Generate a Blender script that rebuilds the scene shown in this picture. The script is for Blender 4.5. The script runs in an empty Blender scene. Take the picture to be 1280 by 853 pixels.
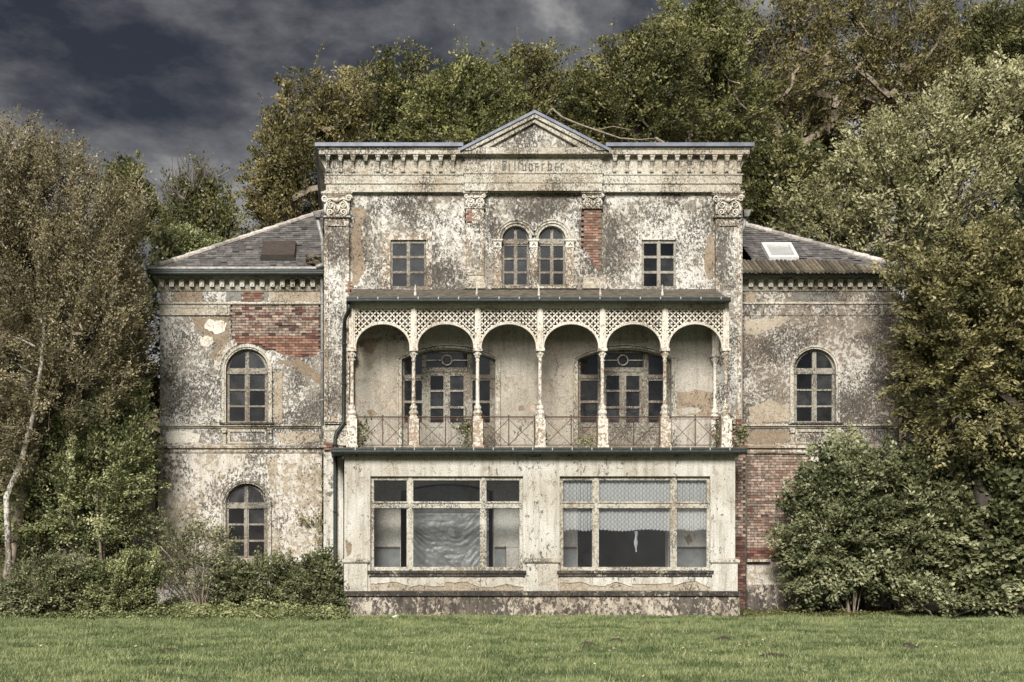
import bpy, math, random
import numpy as np
from mathutils import Vector, Matrix, noise as mnoise
from mathutils.geometry import tessellate_polygon

R = math.radians
random.seed(7)
rng = np.random.default_rng(11)
scene = bpy.context.scene
COL = scene.collection

# ------------------------------------------------------------------ camera, sky, sun, exposure
F = 1840.0; VX = 430.0; HY = 685.0; CAMD = 40.0; CAMZ = 1.89
cam_d = bpy.data.cameras.new("camera"); cam = bpy.data.objects.new("camera", cam_d); COL.objects.link(cam)
cam.location = (0, -CAMD, CAMZ); cam.rotation_euler = (R(90), 0, 0)
cam_d.sensor_width = 36; cam_d.lens = F / 1280 * 36
cam_d.shift_x = (640 - VX) / 1280; cam_d.shift_y = (HY - 426.5) / 1280
cam_d.clip_start = 0.5; cam_d.clip_end = 2000
scene.camera = cam
scene.view_settings.view_transform = 'Standard'
scene.view_settings.look = 'None'
scene.view_settings.exposure = 1.15
scene.view_settings.gamma = 1

SUN_EL, SUN_AZ = 33, 14       # elevation; degrees to the left of the camera axis
sd = bpy.data.lights.new("sun", 'SUN'); sd.energy = 3.3; sd.angle = R(20); sd.color = (1.0, 0.96, 0.90)
sun = bpy.data.objects.new("sun", sd); COL.objects.link(sun)
dirv = Vector((-math.sin(R(SUN_AZ)) * math.cos(R(SUN_EL)), -math.cos(R(SUN_AZ)) * math.cos(R(SUN_EL)), math.sin(R(SUN_EL))))
sun.rotation_euler = dirv.to_track_quat('Z', 'Y').to_euler(); sun.location = (-20, -40, 40)

world = bpy.data.worlds.new("World"); scene.world = world; world.use_nodes = True
nt = world.node_tree; nt.nodes.clear()
def wn(t, **k):
    n = nt.nodes.new(t)
    for a, b in k.items(): setattr(n, a, b)
    return n
wo = wn('ShaderNodeOutputWorld'); sky = wn('ShaderNodeTexSky', sky_type='NISHITA', sun_disc=False)
sky.sun_elevation = R(SUN_EL); sky.sun_rotation = R(180 + SUN_AZ)
bg1 = wn('ShaderNodeBackground'); bg1.inputs[1].default_value = 0.05
nt.links.new(sky.outputs[0], bg1.inputs[0])
tc = wn('ShaderNodeTexCoord'); mp = wn('ShaderNodeMapping')
mp.inputs['Rotation'].default_value = (0, R(16), 0); mp.inputs['Scale'].default_value = (1.0, 1.0, 1.8); mp.inputs['Location'].default_value = (5.2416, 6.9012, 1.7994)
nt.links.new(tc.outputs['Generated'], mp.inputs[0])
n1 = wn('ShaderNodeTexNoise'); n1.inputs['Scale'].default_value = 2.3; n1.inputs['Detail'].default_value = 10; n1.inputs['Roughness'].default_value = 0.6; n1.inputs['Distortion'].default_value = 0.25
nt.links.new(mp.outputs[0], n1.inputs[0])
cr = wn('ShaderNodeValToRGB')
els = cr.color_ramp.elements
els[0].position = 0.385; els[0].color = (0.0115, 0.0122, 0.0165, 1)
els[1].position = 0.53; els[1].color = (0.24, 0.232, 0.22, 1)
e = els.new(0.418); e.color = (0.030, 0.0295, 0.033, 1)
e = els.new(0.462); e.color = (0.072, 0.071, 0.073, 1)
nt.links.new(n1.outputs[0], cr.inputs[0])
bg2 = wn('ShaderNodeBackground'); bg2.inputs[1].default_value = 1.0
nt.links.new(cr.outputs[0], bg2.inputs[0])
mx = wn('ShaderNodeMixShader'); mx.inputs[0].default_value = 0.96
nt.links.new(bg1.outputs[0], mx.inputs[1]); nt.links.new(bg2.outputs[0], mx.inputs[2]); nt.links.new(mx.outputs[0], wo.inputs[0])

# ------------------------------------------------------------------ measuring: a photo point at depth Y -> metres
def X(px, Y): return (px - VX) / F * (CAMD + Y)
def Z(py, Y): return CAMZ + (HY - py) / F * (CAMD + Y)
def M(n, Y=0.0): return n / F * (CAMD + Y)
def PL(pts, Y): return [(X(a, Y), Z(b, Y)) for a, b in pts]

# ------------------------------------------------------------------ materials
def nodes(name):
    m = bpy.data.materials.new(name); m.use_nodes = True
    t = m.node_tree; b = t.nodes['Principled BSDF']
    return m, t, b
def add(t, ty, ins=None, **k):
    n = t.nodes.new(ty)
    for a, v in k.items(): setattr(n, a, v)
    for a, v in (ins or {}).items():
        if isinstance(v, bpy.types.NodeSocket): t.links.new(v, n.inputs[a])
        else: n.inputs[a].default_value = v
    return n
def noise(t, vec, scale, detail=6, rough=.6, dist=0.0):
    return add(t, 'ShaderNodeTexNoise', {'Vector': vec, 'Scale': scale, 'Detail': detail, 'Roughness': rough, 'Distortion': dist}).outputs[0]
def math_(t, op, a, b=None, c=None, clamp=False):
    n = t.nodes.new('ShaderNodeMath'); n.operation = op; n.use_clamp = clamp
    for i, v in enumerate((a, b, c)):
        if v is None: continue
        if isinstance(v, bpy.types.NodeSocket): t.links.new(v, n.inputs[i])
        else: n.inputs[i].default_value = v
    return n.outputs[0]
def step(t, v, lo, hi, a=0.0, b=1.0):
    n = add(t, 'ShaderNodeMapRange', {'Value': v, 'From Min': lo, 'From Max': hi, 'To Min': a, 'To Max': b}, interpolation_type='SMOOTHSTEP'); return n.outputs[0]
def mixc(t, f, a, b, mode='MIX'):
    n = t.nodes.new('ShaderNodeMix'); n.data_type = 'RGBA'; n.blend_type = mode
    def put(i, v):
        if isinstance(v, bpy.types.NodeSocket): t.links.new(v, n.inputs[i])
        else: n.inputs[i].default_value = (*v, 1) if isinstance(v, tuple) and len(v) == 3 else v
    put(0, f); put(6, a); put(7, b)
    return n.outputs[2]
def gray(v): return (v, v, v)
def scaled(t, pos, s):
    return add(t, 'ShaderNodeMapping', {'Vector': pos, 'Scale': s}).outputs[0]
def bump(t, b, h, dist, strength=1.0):
    n = add(t, 'ShaderNodeBump', {'Height': h, 'Distance': dist, 'Strength': strength}); t.links.new(n.outputs[0], b.inputs['Normal'])
def position(t): return add(t, 'ShaderNodeNewGeometry').outputs['Position']

def plaster(name, paint, under, dark, wear=.5, speck=.5, scale=7., streak=.3, big=.55, rough=.9):
    m, t, b = nodes(name); p = position(t)
    n0 = noise(t, p, .55, 4, .55, .3); n1 = noise(t, p, scale, 9, .68, .35)
    v = math_(t, 'ADD', n1, math_(t, 'MULTIPLY', math_(t, 'SUBTRACT', n0, .5), big))
    th = .72 - wear * .44
    peel = step(t, v, th - .012, th + .02)
    halo = math_(t, 'MULTIPLY', step(t, v, th - .10, th), .45)
    n2 = noise(t, scaled(t, p, (1, 1, .62)), scale * 3.0, 8, .74, .5); n3 = noise(t, p, .9, 3, .5, .5)
    v2 = math_(t, 'ADD', n2, math_(t, 'MULTIPLY', math_(t, 'SUBTRACT', n3, .5), .42))
    t2 = .70 - speck * .24
    sp = step(t, v2, t2 - .012, t2 + .03)
    n4 = noise(t, scaled(t, p, (5, 5, .55)), 1.3, 7, .65, .2)
    st = step(t, n4, .42, .72)
    n5 = noise(t, p, 34, 5, .7)
    base = mixc(t, step(t, n0, .35, .65), paint, tuple(c * k for c, k in zip(paint, (.78, .75, .70))))
    base = mixc(t, halo, base, tuple((a + c) * .5 for a, c in zip(paint, under)))
    und = mixc(t, step(t, n2, .35, .65), under, tuple(c * 1.55 for c in under))
    c = mixc(t, peel, base, und)
    c = mixc(t, math_(t, 'MULTIPLY', sp, .9), c, dark)
    c = mixc(t, math_(t, 'MULTIPLY', st, streak), c, tuple(x * .8 for x in under))
    c = mixc(t, 1.0, c, add(t, 'ShaderNodeCombineColor', {'Red': step(t, n5, .25, .75, .6, 1.3), 'Green': step(t, n5, .25, .75, .6, 1.3), 'Blue': step(t, n5, .25, .75, .6, 1.3)}).outputs[0], 'MULTIPLY')
    t.links.new(c, b.inputs['Base Color']); b.inputs['Roughness'].default_value = rough
    h = math_(t, 'SUBTRACT', math_(t, 'ADD', math_(t, 'MULTIPLY', n5, .35), math_(t, 'MULTIPLY', n2, .3)), math_(t, 'MULTIPLY', math_(t, 'ADD', peel, sp), .8))
    bump(t, b, h, .012, .8)
    return m
MAT = {}
CREAM = (.56, .50, .40); BROWN = (.20, .145, .092); DARK = (.045, .038, .03)
MAT['wall_upper'] = plaster('flaking_wall_plaster', (.56, .54, .495), (.19, .165, .135), (.035, .03, .024), wear=.43, speck=.72, scale=7.5, big=.5, streak=.5)
MAT['wall_wing'] = plaster('wing_wall_plaster', (.58, .565, .53), (.19, .168, .14), (.04, .034, .028), wear=.44, speck=.78, scale=8.0, big=.45)
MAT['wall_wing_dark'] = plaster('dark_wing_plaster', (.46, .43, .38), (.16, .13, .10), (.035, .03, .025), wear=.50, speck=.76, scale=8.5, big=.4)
MAT['wall_low'] = plaster('lower_wing_plaster', (.56, .53, .48), (.27, .225, .165), (.05, .042, .034), wear=.38, speck=.56, scale=5.5, big=.6, streak=.5)
MAT['wall_bay'] = plaster('bay_wall_paint', (.50, .485, .435), (.30, .265, .21), (.07, .058, .045), wear=.26, speck=.33, scale=3.4, big=.6, streak=.8)
MAT['wall_inner'] = plaster('shade_toned_veranda_plaster', (.37, .345, .295), (.25, .21, .165), (.08, .066, .05), wear=.30, speck=.26, scale=2.6, big=.5, streak=.6)  # plaster colour lowered to paint in occlusion shade under the veranda roof
MAT['trim'] = plaster('moulding_plaster', (.50, .475, .41), (.30, .25, .185), (.055, .046, .036), wear=.36, speck=.62, scale=9, big=.4, streak=.45)
MAT['trim_worn'] = plaster('worn_moulding_plaster', (.62, .58, .51), (.22, .17, .12), (.045, .037, .03), wear=.46, speck=.68, scale=9, big=.35)
MAT['plinth'] = plaster('stained_plinth_render', (.46, .41, .34), (.20, .165, .13), (.018, .015, .013), wear=.38, speck=.84, scale=3.8, streak=.7, big=.4)
MAT['ledge'] = plaster('mossy_ledge_stone', (.36, .33, .27), (.07, .06, .048), (.015, .013, .011), wear=.62, speck=.95, scale=5, streak=.6)
MAT['bare_brown'] = plaster('bare_brown_render', (.27, .215, .155), (.17, .13, .09), (.07, .055, .04), wear=.4, speck=.4, scale=5, streak=.2)
MAT['bare_tan'] = plaster('bare_tan_render', (.37, .32, .25), (.24, .195, .14), (.07, .055, .04), wear=.38, speck=.45, scale=6, streak=.2)
MAT['pale_patch'] = plaster('pale_filler_patch', (.66, .63, .56), (.42, .37, .30), (.09, .075, .06), wear=.3, speck=.42, scale=7, streak=.2)
MAT['grey_patch'] = plaster('grey_render_patch', (.19, .18, .165), (.11, .10, .09), (.04, .036, .03), wear=.4, speck=.45, scale=7, streak=.2)
MAT['iron_paint'] = plaster('rusting_painted_iron', (.66, .63, .56), (.24, .17, .115), (.045, .03, .022), wear=.36, speck=.5, scale=9, streak=.3, big=.5, rough=.6)
MAT['iron_pale'] = plaster('pale_painted_iron', (.62, .58, .50), (.30, .21, .14), (.07, .05, .035), wear=.26, speck=.4, scale=10, streak=.25, rough=.6)
MAT['wood'] = plaster('weathered_painted_wood', (.29, .27, .225), (.15, .12, .09), (.035, .03, .024), wear=.42, speck=.6, scale=12, streak=.4, rough=.75)
MAT['wood_pale'] = plaster('pale_painted_wood', (.46, .44, .375), (.20, .16, .12), (.04, .033, .027), wear=.34, speck=.5, scale=12, streak=.3, rough=.7)
MAT['indoor'] = plaster('indoor_wall_paint', (.46, .44, .40), (.34, .31, .26), (.2, .17, .14), wear=.14, speck=.1, scale=2, streak=.3)
MAT['indoor_unlit'] = plaster('unlit_room_tone', (.10, .09, .075), (.07, .06, .05), (.04, .035, .03), wear=.2, speck=.1, scale=2, streak=.2)  # near-black wall colour paints in the darkness of unlit rooms

def simple(name, col, rough=.6, metal=0., var=.25, scale=8., bmp=.004, attr=False, col2=None, tv=.45):
    m, t, b = nodes(name); p = position(t)
    n = noise(t, p, scale, 6, .65); c2 = col2 or tuple(x * (1 - var) for x in col)
    c = mixc(t, step(t, n, .38, .62), col, c2)
    if attr:
        a = add(t, 'ShaderNodeAttribute', attribute_name='tint').outputs['Fac']
        o = add(t, 'ShaderNodeObjectInfo').outputs['Random']
        s = math_(t, 'FRACT', math_(t, 'ADD', a, o))
        g = step(t, s, 0, 1, 1 - tv, 1 + tv)
        c = mixc(t, 1., c, add(t, 'ShaderNodeCombineColor', {'Red': g, 'Green': g, 'Blue': g}).outputs[0], 'MULTIPLY')
    t.links.new(c, b.inputs['Base Color']); b.inputs['Roughness'].default_value = rough; b.inputs['Metallic'].default_value = metal
    bump(t, b, noise(t, p, scale * 4, 4, .6), bmp, .6)
    return m
MAT['brick'] = simple('old_red_brick', (.155, .078, .054), .92, 0, .5, 7, .006, True, (.20, .125, .09), .38)
MAT['brick_dark'] = simple('deep_red_brick', (.12, .045, .033), .92, 0, .5, 7, .006, True, (.085, .045, .035), .5)
MAT['brick_pale'] = simple('limewashed_brick', (.29, .235, .19), .92, 0, .5, 10, .006, True, (.145, .095, .072), .36)
MAT['mortar'] = simple('lime_mortar', (.17, .14, .11), .95, 0, .55, 12, .006)
MAT['mortar_dark'] = simple('damp_mortar', (.085, .06, .048), .95, 0, .55, 12, .006)
MAT['slate'] = simple('roof_slate', (.078, .072, .070), .7, 0, .45, 5, .004, True, (.125, .115, .108), .32)
MAT['tile'] = simple('moss_brown_roof_tile', (.12, .095, .065), .85, 0, .5, 9, .006, True, (.07, .06, .04))
MAT['ridge'] = simple('pale_ridge_tile', (.42, .38, .34), .8, 0, .4, 9, .004, True)
MAT['zinc'] = simple('blue_grey_zinc', (.15, .165, .205), .5, .35, .3, 5, .002)
MAT['gutter'] = simple('dark_green_gutter', (.035, .042, .038), .45, .2, .45, 12, .002)
MAT['zinc_pipe'] = simple('grey_zinc_pipe', (.32, .31, .29), .55, .3, .4, 9, .002)
MAT['clip'] = simple('bright_gutter_clip', (.36, .37, .35), .5, .2, .2, 9, .001)
MAT['rust'] = simple('rusted_iron', (.085, .05, .034), .85, .1, .4, 14, .002)
MAT['felt'] = simple('mossy_roof_felt', (.11, .09, .066), .95, 0, .5, 5, .008, False, (.045, .042, .03))
MAT['hatch'] = simple('brown_roof_hatch', (.06, .045, .036), .6, 0, .3, 8, .002)
MAT['floor'] = simple('dark_floor_boards', (.07, .055, .04), .8, 0, .3, 4, .002)
MAT['sheet'] = simple('grey_plastic_sheet', (.20, .20, .195), .45, 0, .3, 3, .003)
MAT['cloth'] = simple('white_cloth', (.6, .6, .57), .9, 0, .2, 9, .001)
MAT['soil'] = simple('bare_soil', (.055, .042, .028), .95, 0, .5, 20, .01)
MAT['deadleaf'] = simple('fallen_leaf', (.50, .44, .26), .8, 0, .5, 9, .001, True)
MAT['carve'] = simple('carved_dark_letter', (.15, .135, .12), .9, 0, .6, 30, .003)

def glass_mat(name, veil, mirror):
    m, t, b = nodes(name); t.nodes.remove(b)
    p = position(t)
    tr = add(t, 'ShaderNodeBsdfTransparent', {'Color': (.97, .98, .98, 1)})
    df = add(t, 'ShaderNodeBsdfDiffuse', {'Color': (.30, .30, .30, 1)}); oi = add(t, 'ShaderNodeObjectInfo').outputs['Random']
    gl = add(t, 'ShaderNodeBsdfGlossy', {'Color': (.9, .93, 1, 1), 'Roughness': .06})
    n = math_(t, 'MULTIPLY', step(t, noise(t, p, 3.2, 6, .65), .3, .75, veil * .4, veil * 1.6), step(t, oi, 0, 1, .3, 1.7))  # grey dust film doubles as painted reflection, varied from pane to pane
    m1 = add(t, 'ShaderNodeMixShader', {0: n, 1: tr.outputs[0], 2: df.outputs[0]})
    fr = add(t, 'ShaderNodeFresnel', {'IOR': 1.5}).outputs[0]
    m2 = add(t, 'ShaderNodeMixShader', {0: math_(t, 'ADD', fr, mirror, clamp=True), 1: m1.outputs[0], 2: gl.outputs[0]})
    t.links.new(m2.outputs[0], t.nodes['Material Output'].inputs[0])
    return m
MAT['glass'] = glass_mat('dust_and_reflection_glass', .036, .035)
MAT['glass_clear'] = glass_mat('shop_window_glass', .012, .0)
MAT['white_frame'] = simple('white_skylight_frame', (.68, .68, .66), .5, 0, .15, 9, .001)
MAT['skyglass'] = simple('reflection_grey_skylight_glass', (.36, .36, .35), .25, 0, .15, 3, .001)  # the pane's sky reflection is put into this pale grey colour

def lace_mat():
    m, t, b = nodes('white_lace'); p = position(t)
    sx = add(t, 'ShaderNodeSeparateXYZ', {0: p})
    u = math_(t, 'MULTIPLY', sx.outputs[0], 2 * math.pi / .13); v = math_(t, 'MULTIPLY', sx.outputs[2], 2 * math.pi / .13)
    w = math_(t, 'ABSOLUTE', math_(t, 'ADD', math_(t, 'COSINE', u), math_(t, 'COSINE', v)))
    thick = step(t, w, .15, .4, 1, 0)
    net = math_(t, 'ADD', .40, math_(t, 'MULTIPLY', thick, .25), clamp=True)
    tr = add(t, 'ShaderNodeBsdfTransparent'); b.inputs['Base Color'].default_value = (.66, .66, .64, 1); b.inputs['Roughness'].default_value = .9
    ms = add(t, 'ShaderNodeMixShader', {0: net, 1: tr.outputs[0], 2: b.outputs[0]})
    t.links.new(ms.outputs[0], t.nodes['Material Output'].inputs[0])
    return m
MAT['lace'] = lace_mat()

def leaf_mat(name, c1, c2, c3=None, rough=.42, trans=.22):
    m, t, b = nodes(name)
    a = add(t, 'ShaderNodeAttribute', attribute_name='tint').outputs['Fac']
    o = step(t, noise(t, position(t), .45, 3, .5), .35, .65)
    r = t.nodes.new('ShaderNodeValToRGB'); t.links.new(a, r.inputs[0])
    r.color_ramp.elements[0].color = (*c1, 1); r.color_ramp.elements[0].position = .15
    r.color_ramp.elements[1].color = (*(c3 or c2), 1); r.color_ramp.elements[1].position = .95
    e = r.color_ramp.elements.new(.6); e.color = (*c2, 1)
    c = mixc(t, math_(t, 'MULTIPLY', o, .35), r.outputs[0], c1)
    t.links.new(c, b.inputs['Base Color']); b.inputs['Roughness'].default_value = rough; b.inputs['Specular IOR Level'].default_value = .3
    tl = add(t, 'ShaderNodeBsdfTranslucent'); t.links.new(c, tl.inputs[0])
    ms = add(t, 'ShaderNodeMixShader', {0: trans, 1: b.outputs[0], 2: tl.outputs[0]})
    t.links.new(ms.outputs[0], t.nodes['Material Output'].inputs[0])
    return m
MAT['lf_brown'] = leaf_mat('brown_olive_leaf', (0.072, 0.0634, 0.0288), (0.1944, 0.1656, 0.0864), (0.3744, 0.324, 0.2016))
MAT['lf_olive'] = leaf_mat('autumn_olive_leaf', (0.0705, 0.0704, 0.0261), (0.1904, 0.18, 0.0694), (0.3173, 0.2879, 0.1307))
MAT['lf_green'] = leaf_mat('beech_green_leaf', (0.0504, 0.0562, 0.0202), (0.144, 0.144, 0.0518), (0.2736, 0.252, 0.108))
MAT['lf_mid'] = leaf_mat('mixed_green_leaf', (0.0628, 0.07, 0.0239), (0.1774, 0.1811, 0.0638), (0.3105, 0.3046, 0.1277))
MAT['lf_rust'] = leaf_mat('rusty_leaf', (0.0688, 0.0648, 0.027), (0.1782, 0.162, 0.063), (0.3078, 0.252, 0.108))
MAT['lf_shade'] = leaf_mat('shade_dark_leaf', (.02, .025, .011), (.05, .055, .024), (.11, .11, .05))  # leaf colour darkened to paint the shade seen through gaps in the crowns
MAT['lf_pale'] = leaf_mat('pale_olive_leaf', (0.1142, 0.1123, 0.048), (0.3101, 0.3024, 0.152), (0.5386, 0.5184, 0.312))
MAT['lf_gold'] = leaf_mat('golden_green_leaf', (0.0595, 0.0612, 0.0221), (0.1955, 0.1785, 0.0723), (0.408, 0.357, 0.1785))
MAT['lf_bush'] = leaf_mat('shrub_green_leaf', (0.0585, 0.0682, 0.0276), (0.171, 0.1843, 0.0864), (0.414, 0.4147, 0.2419))
MAT['lf_pink'] = leaf_mat('flowering_shrub_leaf', (0.0489, 0.0603, 0.0235), (0.1816, 0.1968, 0.0947), (0.3771, 0.3769, 0.2222))
MAT['lf_bright'] = leaf_mat('fresh_green_leaf', (.075, .09, .036), (.225, .245, .10), (.47, .47, .25))
MAT['bark'] = simple('grey_bark', (.17, .15, .12), .95, 0, .5, 9, .01)
MAT['bark_pale'] = simple('pale_twig_bark', (.27, .22, .165), .95, 0, .5, 9, .006)
MAT['bark_dark'] = simple('dark_bark', (.06, .05, .038), .95, 0, .5, 9, .01)
MAT['birch'] = plaster('white_birch_bark', (.55, .53, .48), (.16, .13, .10), (.04, .035, .03), wear=.4, speck=.6, scale=5)

def ground_mat():
    m, t, b = nodes('lawn_and_leaf_litter'); p = position(t)
    n = noise(t, p, .8, 8, .6, .4); n2 = noise(t, p, 14, 6, .7)
    g = mixc(t, step(t, n, .35, .65), (.05, .085, .028), (.085, .115, .045))
    g = mixc(t, step(t, n2, .35, .7), g, (.035, .05, .02))
    sp = add(t, 'ShaderNodeSeparateXYZ', {0: p})
    lit = mixc(t, step(t, n2, .4, .6), (.05, .04, .022), (.09, .065, .035))
    c = mixc(t, step(t, math_(t, 'ADD', sp.outputs[1], math_(t, 'MULTIPLY', n, .8)), .15, .45), g, lit)
    t.links.new(c, b.inputs['Base Color']); b.inputs['Roughness'].default_value = .95
    bump(t, b, n2, .03, 1)
    return m
MAT['ground'] = ground_mat()
def grass_mat():
    m, t, b = nodes('grass_blade'); p = position(t)
    n = noise(t, scaled(t, p, (.35, 1.0, 1)), 1.3, 6, .65, .5); o = add(t, 'ShaderNodeObjectInfo').outputs['Random']
    a = mixc(t, step(t, n, .41, .60), (.062, .098, .028), (.235, .275, .115))
    c = mixc(t, step(t, o, .6, 1.0, 0, .75), a, (.38, .38, .19))
    t.links.new(c, b.inputs['Base Color']); b.inputs['Roughness'].default_value = .6
    tl = add(t, 'ShaderNodeBsdfTranslucent'); t.links.new(c, tl.inputs[0])
    ms = add(t, 'ShaderNodeMixShader', {0: .25, 1: b.outputs[0], 2: tl.outputs[0]})
    t.links.new(ms.outputs[0], t.nodes['Material Output'].inputs[0])
    return m
MAT['grass'] = grass_mat()

# ------------------------------------------------------------------ mesh builder
def tag(o, label=None, cat=None, group=None, kind=None):
    if label: o['label'] = label
    if cat: o['category'] = cat
    if group: o['group'] = group
    if kind: o['kind'] = kind
    return o
def rootloc(p):
    v = Vector((0, 0, 0))
    while p is not None: v += p.location; p = p.parent
    return v
def empty(name, loc, label, cat, group=None):
    o = bpy.data.objects.new(name, None); COL.objects.link(o); o.location = loc; o.empty_display_size = .3
    return tag(o, label, cat, group)
class MB:
    def __init__(s): s.v = []; s.f = []; s.t = []
    def box(s, x0, x1, y0, y1, z0, z1, tint=0.):
        i = len(s.v)
        s.v += [(x0, y0, z0), (x1, y0, z0), (x1, y1, z0), (x0, y1, z0), (x0, y0, z1), (x1, y0, z1), (x1, y1, z1), (x0, y1, z1)]
        s.f += [tuple(i + k for k in q) for q in ((0, 3, 2, 1), (4, 5, 6, 7), (0, 1, 5, 4), (1, 2, 6, 5), (2, 3, 7, 6), (3, 0, 4, 7))]; s.t += [tint] * 6
        return s
    def hexa(s, pts, tint=0.):
        i = len(s.v); s.v += [tuple(p) for p in pts]
        s.f += [tuple(i + k for k in q) for q in ((0, 3, 2, 1), (4, 5, 6, 7), (0, 1, 5, 4), (1, 2, 6, 5), (2, 3, 7, 6), (3, 0, 4, 7))]; s.t += [tint] * 6
        return s
    def face(s, pts, tint=0.):
        i = len(s.v); s.v += [tuple(p) for p in pts]; s.f.append(tuple(range(i, i + len(pts)))); s.t.append(tint); return s
    def tube(s, pts, rad, n=6, cap=True, tint=0.):
        pts = [Vector(p) for p in pts]
        if not hasattr(rad, '__len__'): rad = [rad] * len(pts)
        base = len(s.v); d0 = (pts[1] - pts[0]).normalized()
        u = d0.orthogonal().normalized()
        for k, p in enumerate(pts):
            d = (pts[min(k + 1, len(pts) - 1)] - pts[max(k - 1, 0)]).normalized()
            u = (u - d * u.dot(d)); u = u.normalized() if u.length > 1e-6 else d.orthogonal().normalized()
            w = d.cross(u)
            for j in range(n):
                a = 2 * math.pi * j / n; q = p + (u * math.cos(a) + w * math.sin(a)) * rad[k]; s.v.append((q.x, q.y, q.z))
        for k in range(len(pts) - 1):
            for j in range(n):
                a = base + k * n + j; b = base + k * n + (j + 1) % n
                s.f.append((a, b, b + n, a + n)); s.t.append(tint)
        if cap:
            s.f.append(tuple(base + j for j in reversed(range(n)))); s.t.append(tint)
            e = base + (len(pts) - 1) * n; s.f.append(tuple(e + j for j in range(n))); s.t.append(tint)
        return s
    def lathe(s, cx, cy, prof, n=12, a0=0.):
        base = len(s.v)
        for r, z in prof:
            for j in range(n):
                a = a0 + 2 * math.pi * j / n; s.v.append((cx + r * math.cos(a), cy + r * math.sin(a), z))
        for k in range(len(prof) - 1):
            for j in range(n):
                a = base + k * n + j; b = base + k * n + (j + 1) % n; s.f.append((a, b, b + n, a + n)); s.t.append(0.)
        s.f.append(tuple(base + j for j in reversed(range(n)))); s.t.append(0.)
        e = base + (len(prof) - 1) * n; s.f.append(tuple(e + j for j in range(n))); s.t.append(0.)
        return s
    def plate(s, loops, y0, y1):
        """flat slab in the XZ plane: first loop outer, others holes; y0 front, y1 back"""
        flat = [p for l in loops for p in l]
        tris = tessellate_polygon([[Vector((p[0], p[1], 0)) for p in l] for l in loops])
        b = len(s.v); n = len(flat)
        s.v += [(p[0], y0, p[1]) for p in flat] + [(p[0], y1, p[1]) for p in flat]
        for t3 in tris:
            a, c, d = [flat[k] for k in t3]
            ar = (c[0] - a[0]) * (d[1] - a[1]) - (d[0] - a[0]) * (c[1] - a[1])
            if abs(ar) < 1e-12: continue
            t3 = tuple(t3) if ar > 0 else (t3[0], t3[2], t3[1])
            s.f.append(tuple(b + k for k in t3)); s.f.append(tuple(b + n + k for k in reversed(t3))); s.t += [0., 0.]
        o = 0
        for li, l in enumerate(loops):
            ar = sum(l[k][0] * l[(k + 1) % len(l)][1] - l[(k + 1) % len(l)][0] * l[k][1] for k in range(len(l)))
            fl = (ar > 0) == (li == 0)
            for k in range(len(l)):
                a = b + o + k; c = b + o + (k + 1) % len(l)
                s.f.append((a, a + n, c + n, c) if fl else (a, c, c + n, a + n)); s.t.append(0.)
            o += len(l)
        return s
    def ring(s, x0, x1, y0, y1, prof, closed=False):
        """mitred moulding round a rectangle; prof = [(offset outwards, z)]"""
        b = len(s.v)
        for o, z in prof:
            s.v += [(x0 - o, y0 - o, z), (x1 + o, y0 - o, z), (x1 + o, y1 + o, z), (x0 - o, y1 + o, z)]
        for k in range(len(prof) - 1):
            for j in range(4):
                a = b + 4 * k + j; c = b + 4 * k + (j + 1) % 4
                s.f.append((a, c, c + 4, a + 4)); s.t.append(0.)
        return s
    def build(s, name, mat, parent=None, smooth=False, tint=False, kind=None):
        L = rootloc(parent); me = bpy.data.meshes.new(name)
        me.from_pydata([(v[0] - L.x, v[1] - L.y, v[2] - L.z) for v in s.v], [], s.f)
        me.materials.append(MAT[mat] if isinstance(mat, str) else mat)
        if tint:
            at = me.attributes.new('tint', 'FLOAT', 'FACE'); at.data.foreach_set('value', s.t)
        if smooth:
            me.polygons.foreach_set('use_smooth', [True] * len(me.polygons))
        o = bpy.data.objects.new(name, me); COL.objects.link(o); o.parent = parent
        if kind: o['kind'] = kind
        return o
def bevel(o, w=.008, seg=1):
    m = o.modifiers.new('bevel', 'BEVEL'); m.width = w; m.segments = seg; m.limit_method = 'ANGLE'; return o

def arch(x0, x1, zb, zs, rise=None, n=16, zr=None):
    """closed loop: rectangle with an arch on top (counter-clockwise)"""
    cx = (x0 + x1) / 2; hw = (x1 - x0) / 2; rise = hw if rise is None else rise
    pts = [(x0, zb), (x1, zb)]
    if rise >= hw * .98:
        for k in range(n + 1):
            a = math.pi * k / n; pts.append((cx + hw * math.cos(a), zs + rise * math.sin(a)))
    else:
        r = (hw * hw + rise * rise) / (2 * rise); ha = math.asin(hw / r)
        for k in range(n + 1):
            a = ha - 2 * ha * k / n; pts.append((cx + r * math.sin(a), zs + rise - r + r * math.cos(a)))
    return pts
def rect(x0, x1, z0, z1): return [(x0, z0), (x1, z0), (x1, z1), (x0, z1)]
def uband(cx, hw, w, zb, zs, rise=None, n=18):
    """inverted-U moulding outline of width w round an arched opening"""
    o = arch(cx - hw - w, cx + hw + w, zb, zs, (hw + w) if rise is None else rise + w * .6, n)
    i = arch(cx - hw, cx + hw, zb, zs, hw if rise is None else rise, n)
    # outer from right-bottom over the top to left-bottom, then inner back
    return o[1:] + [o[0]] + [i[0]] + list(reversed(i[2:])) + [i[1]]
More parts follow.
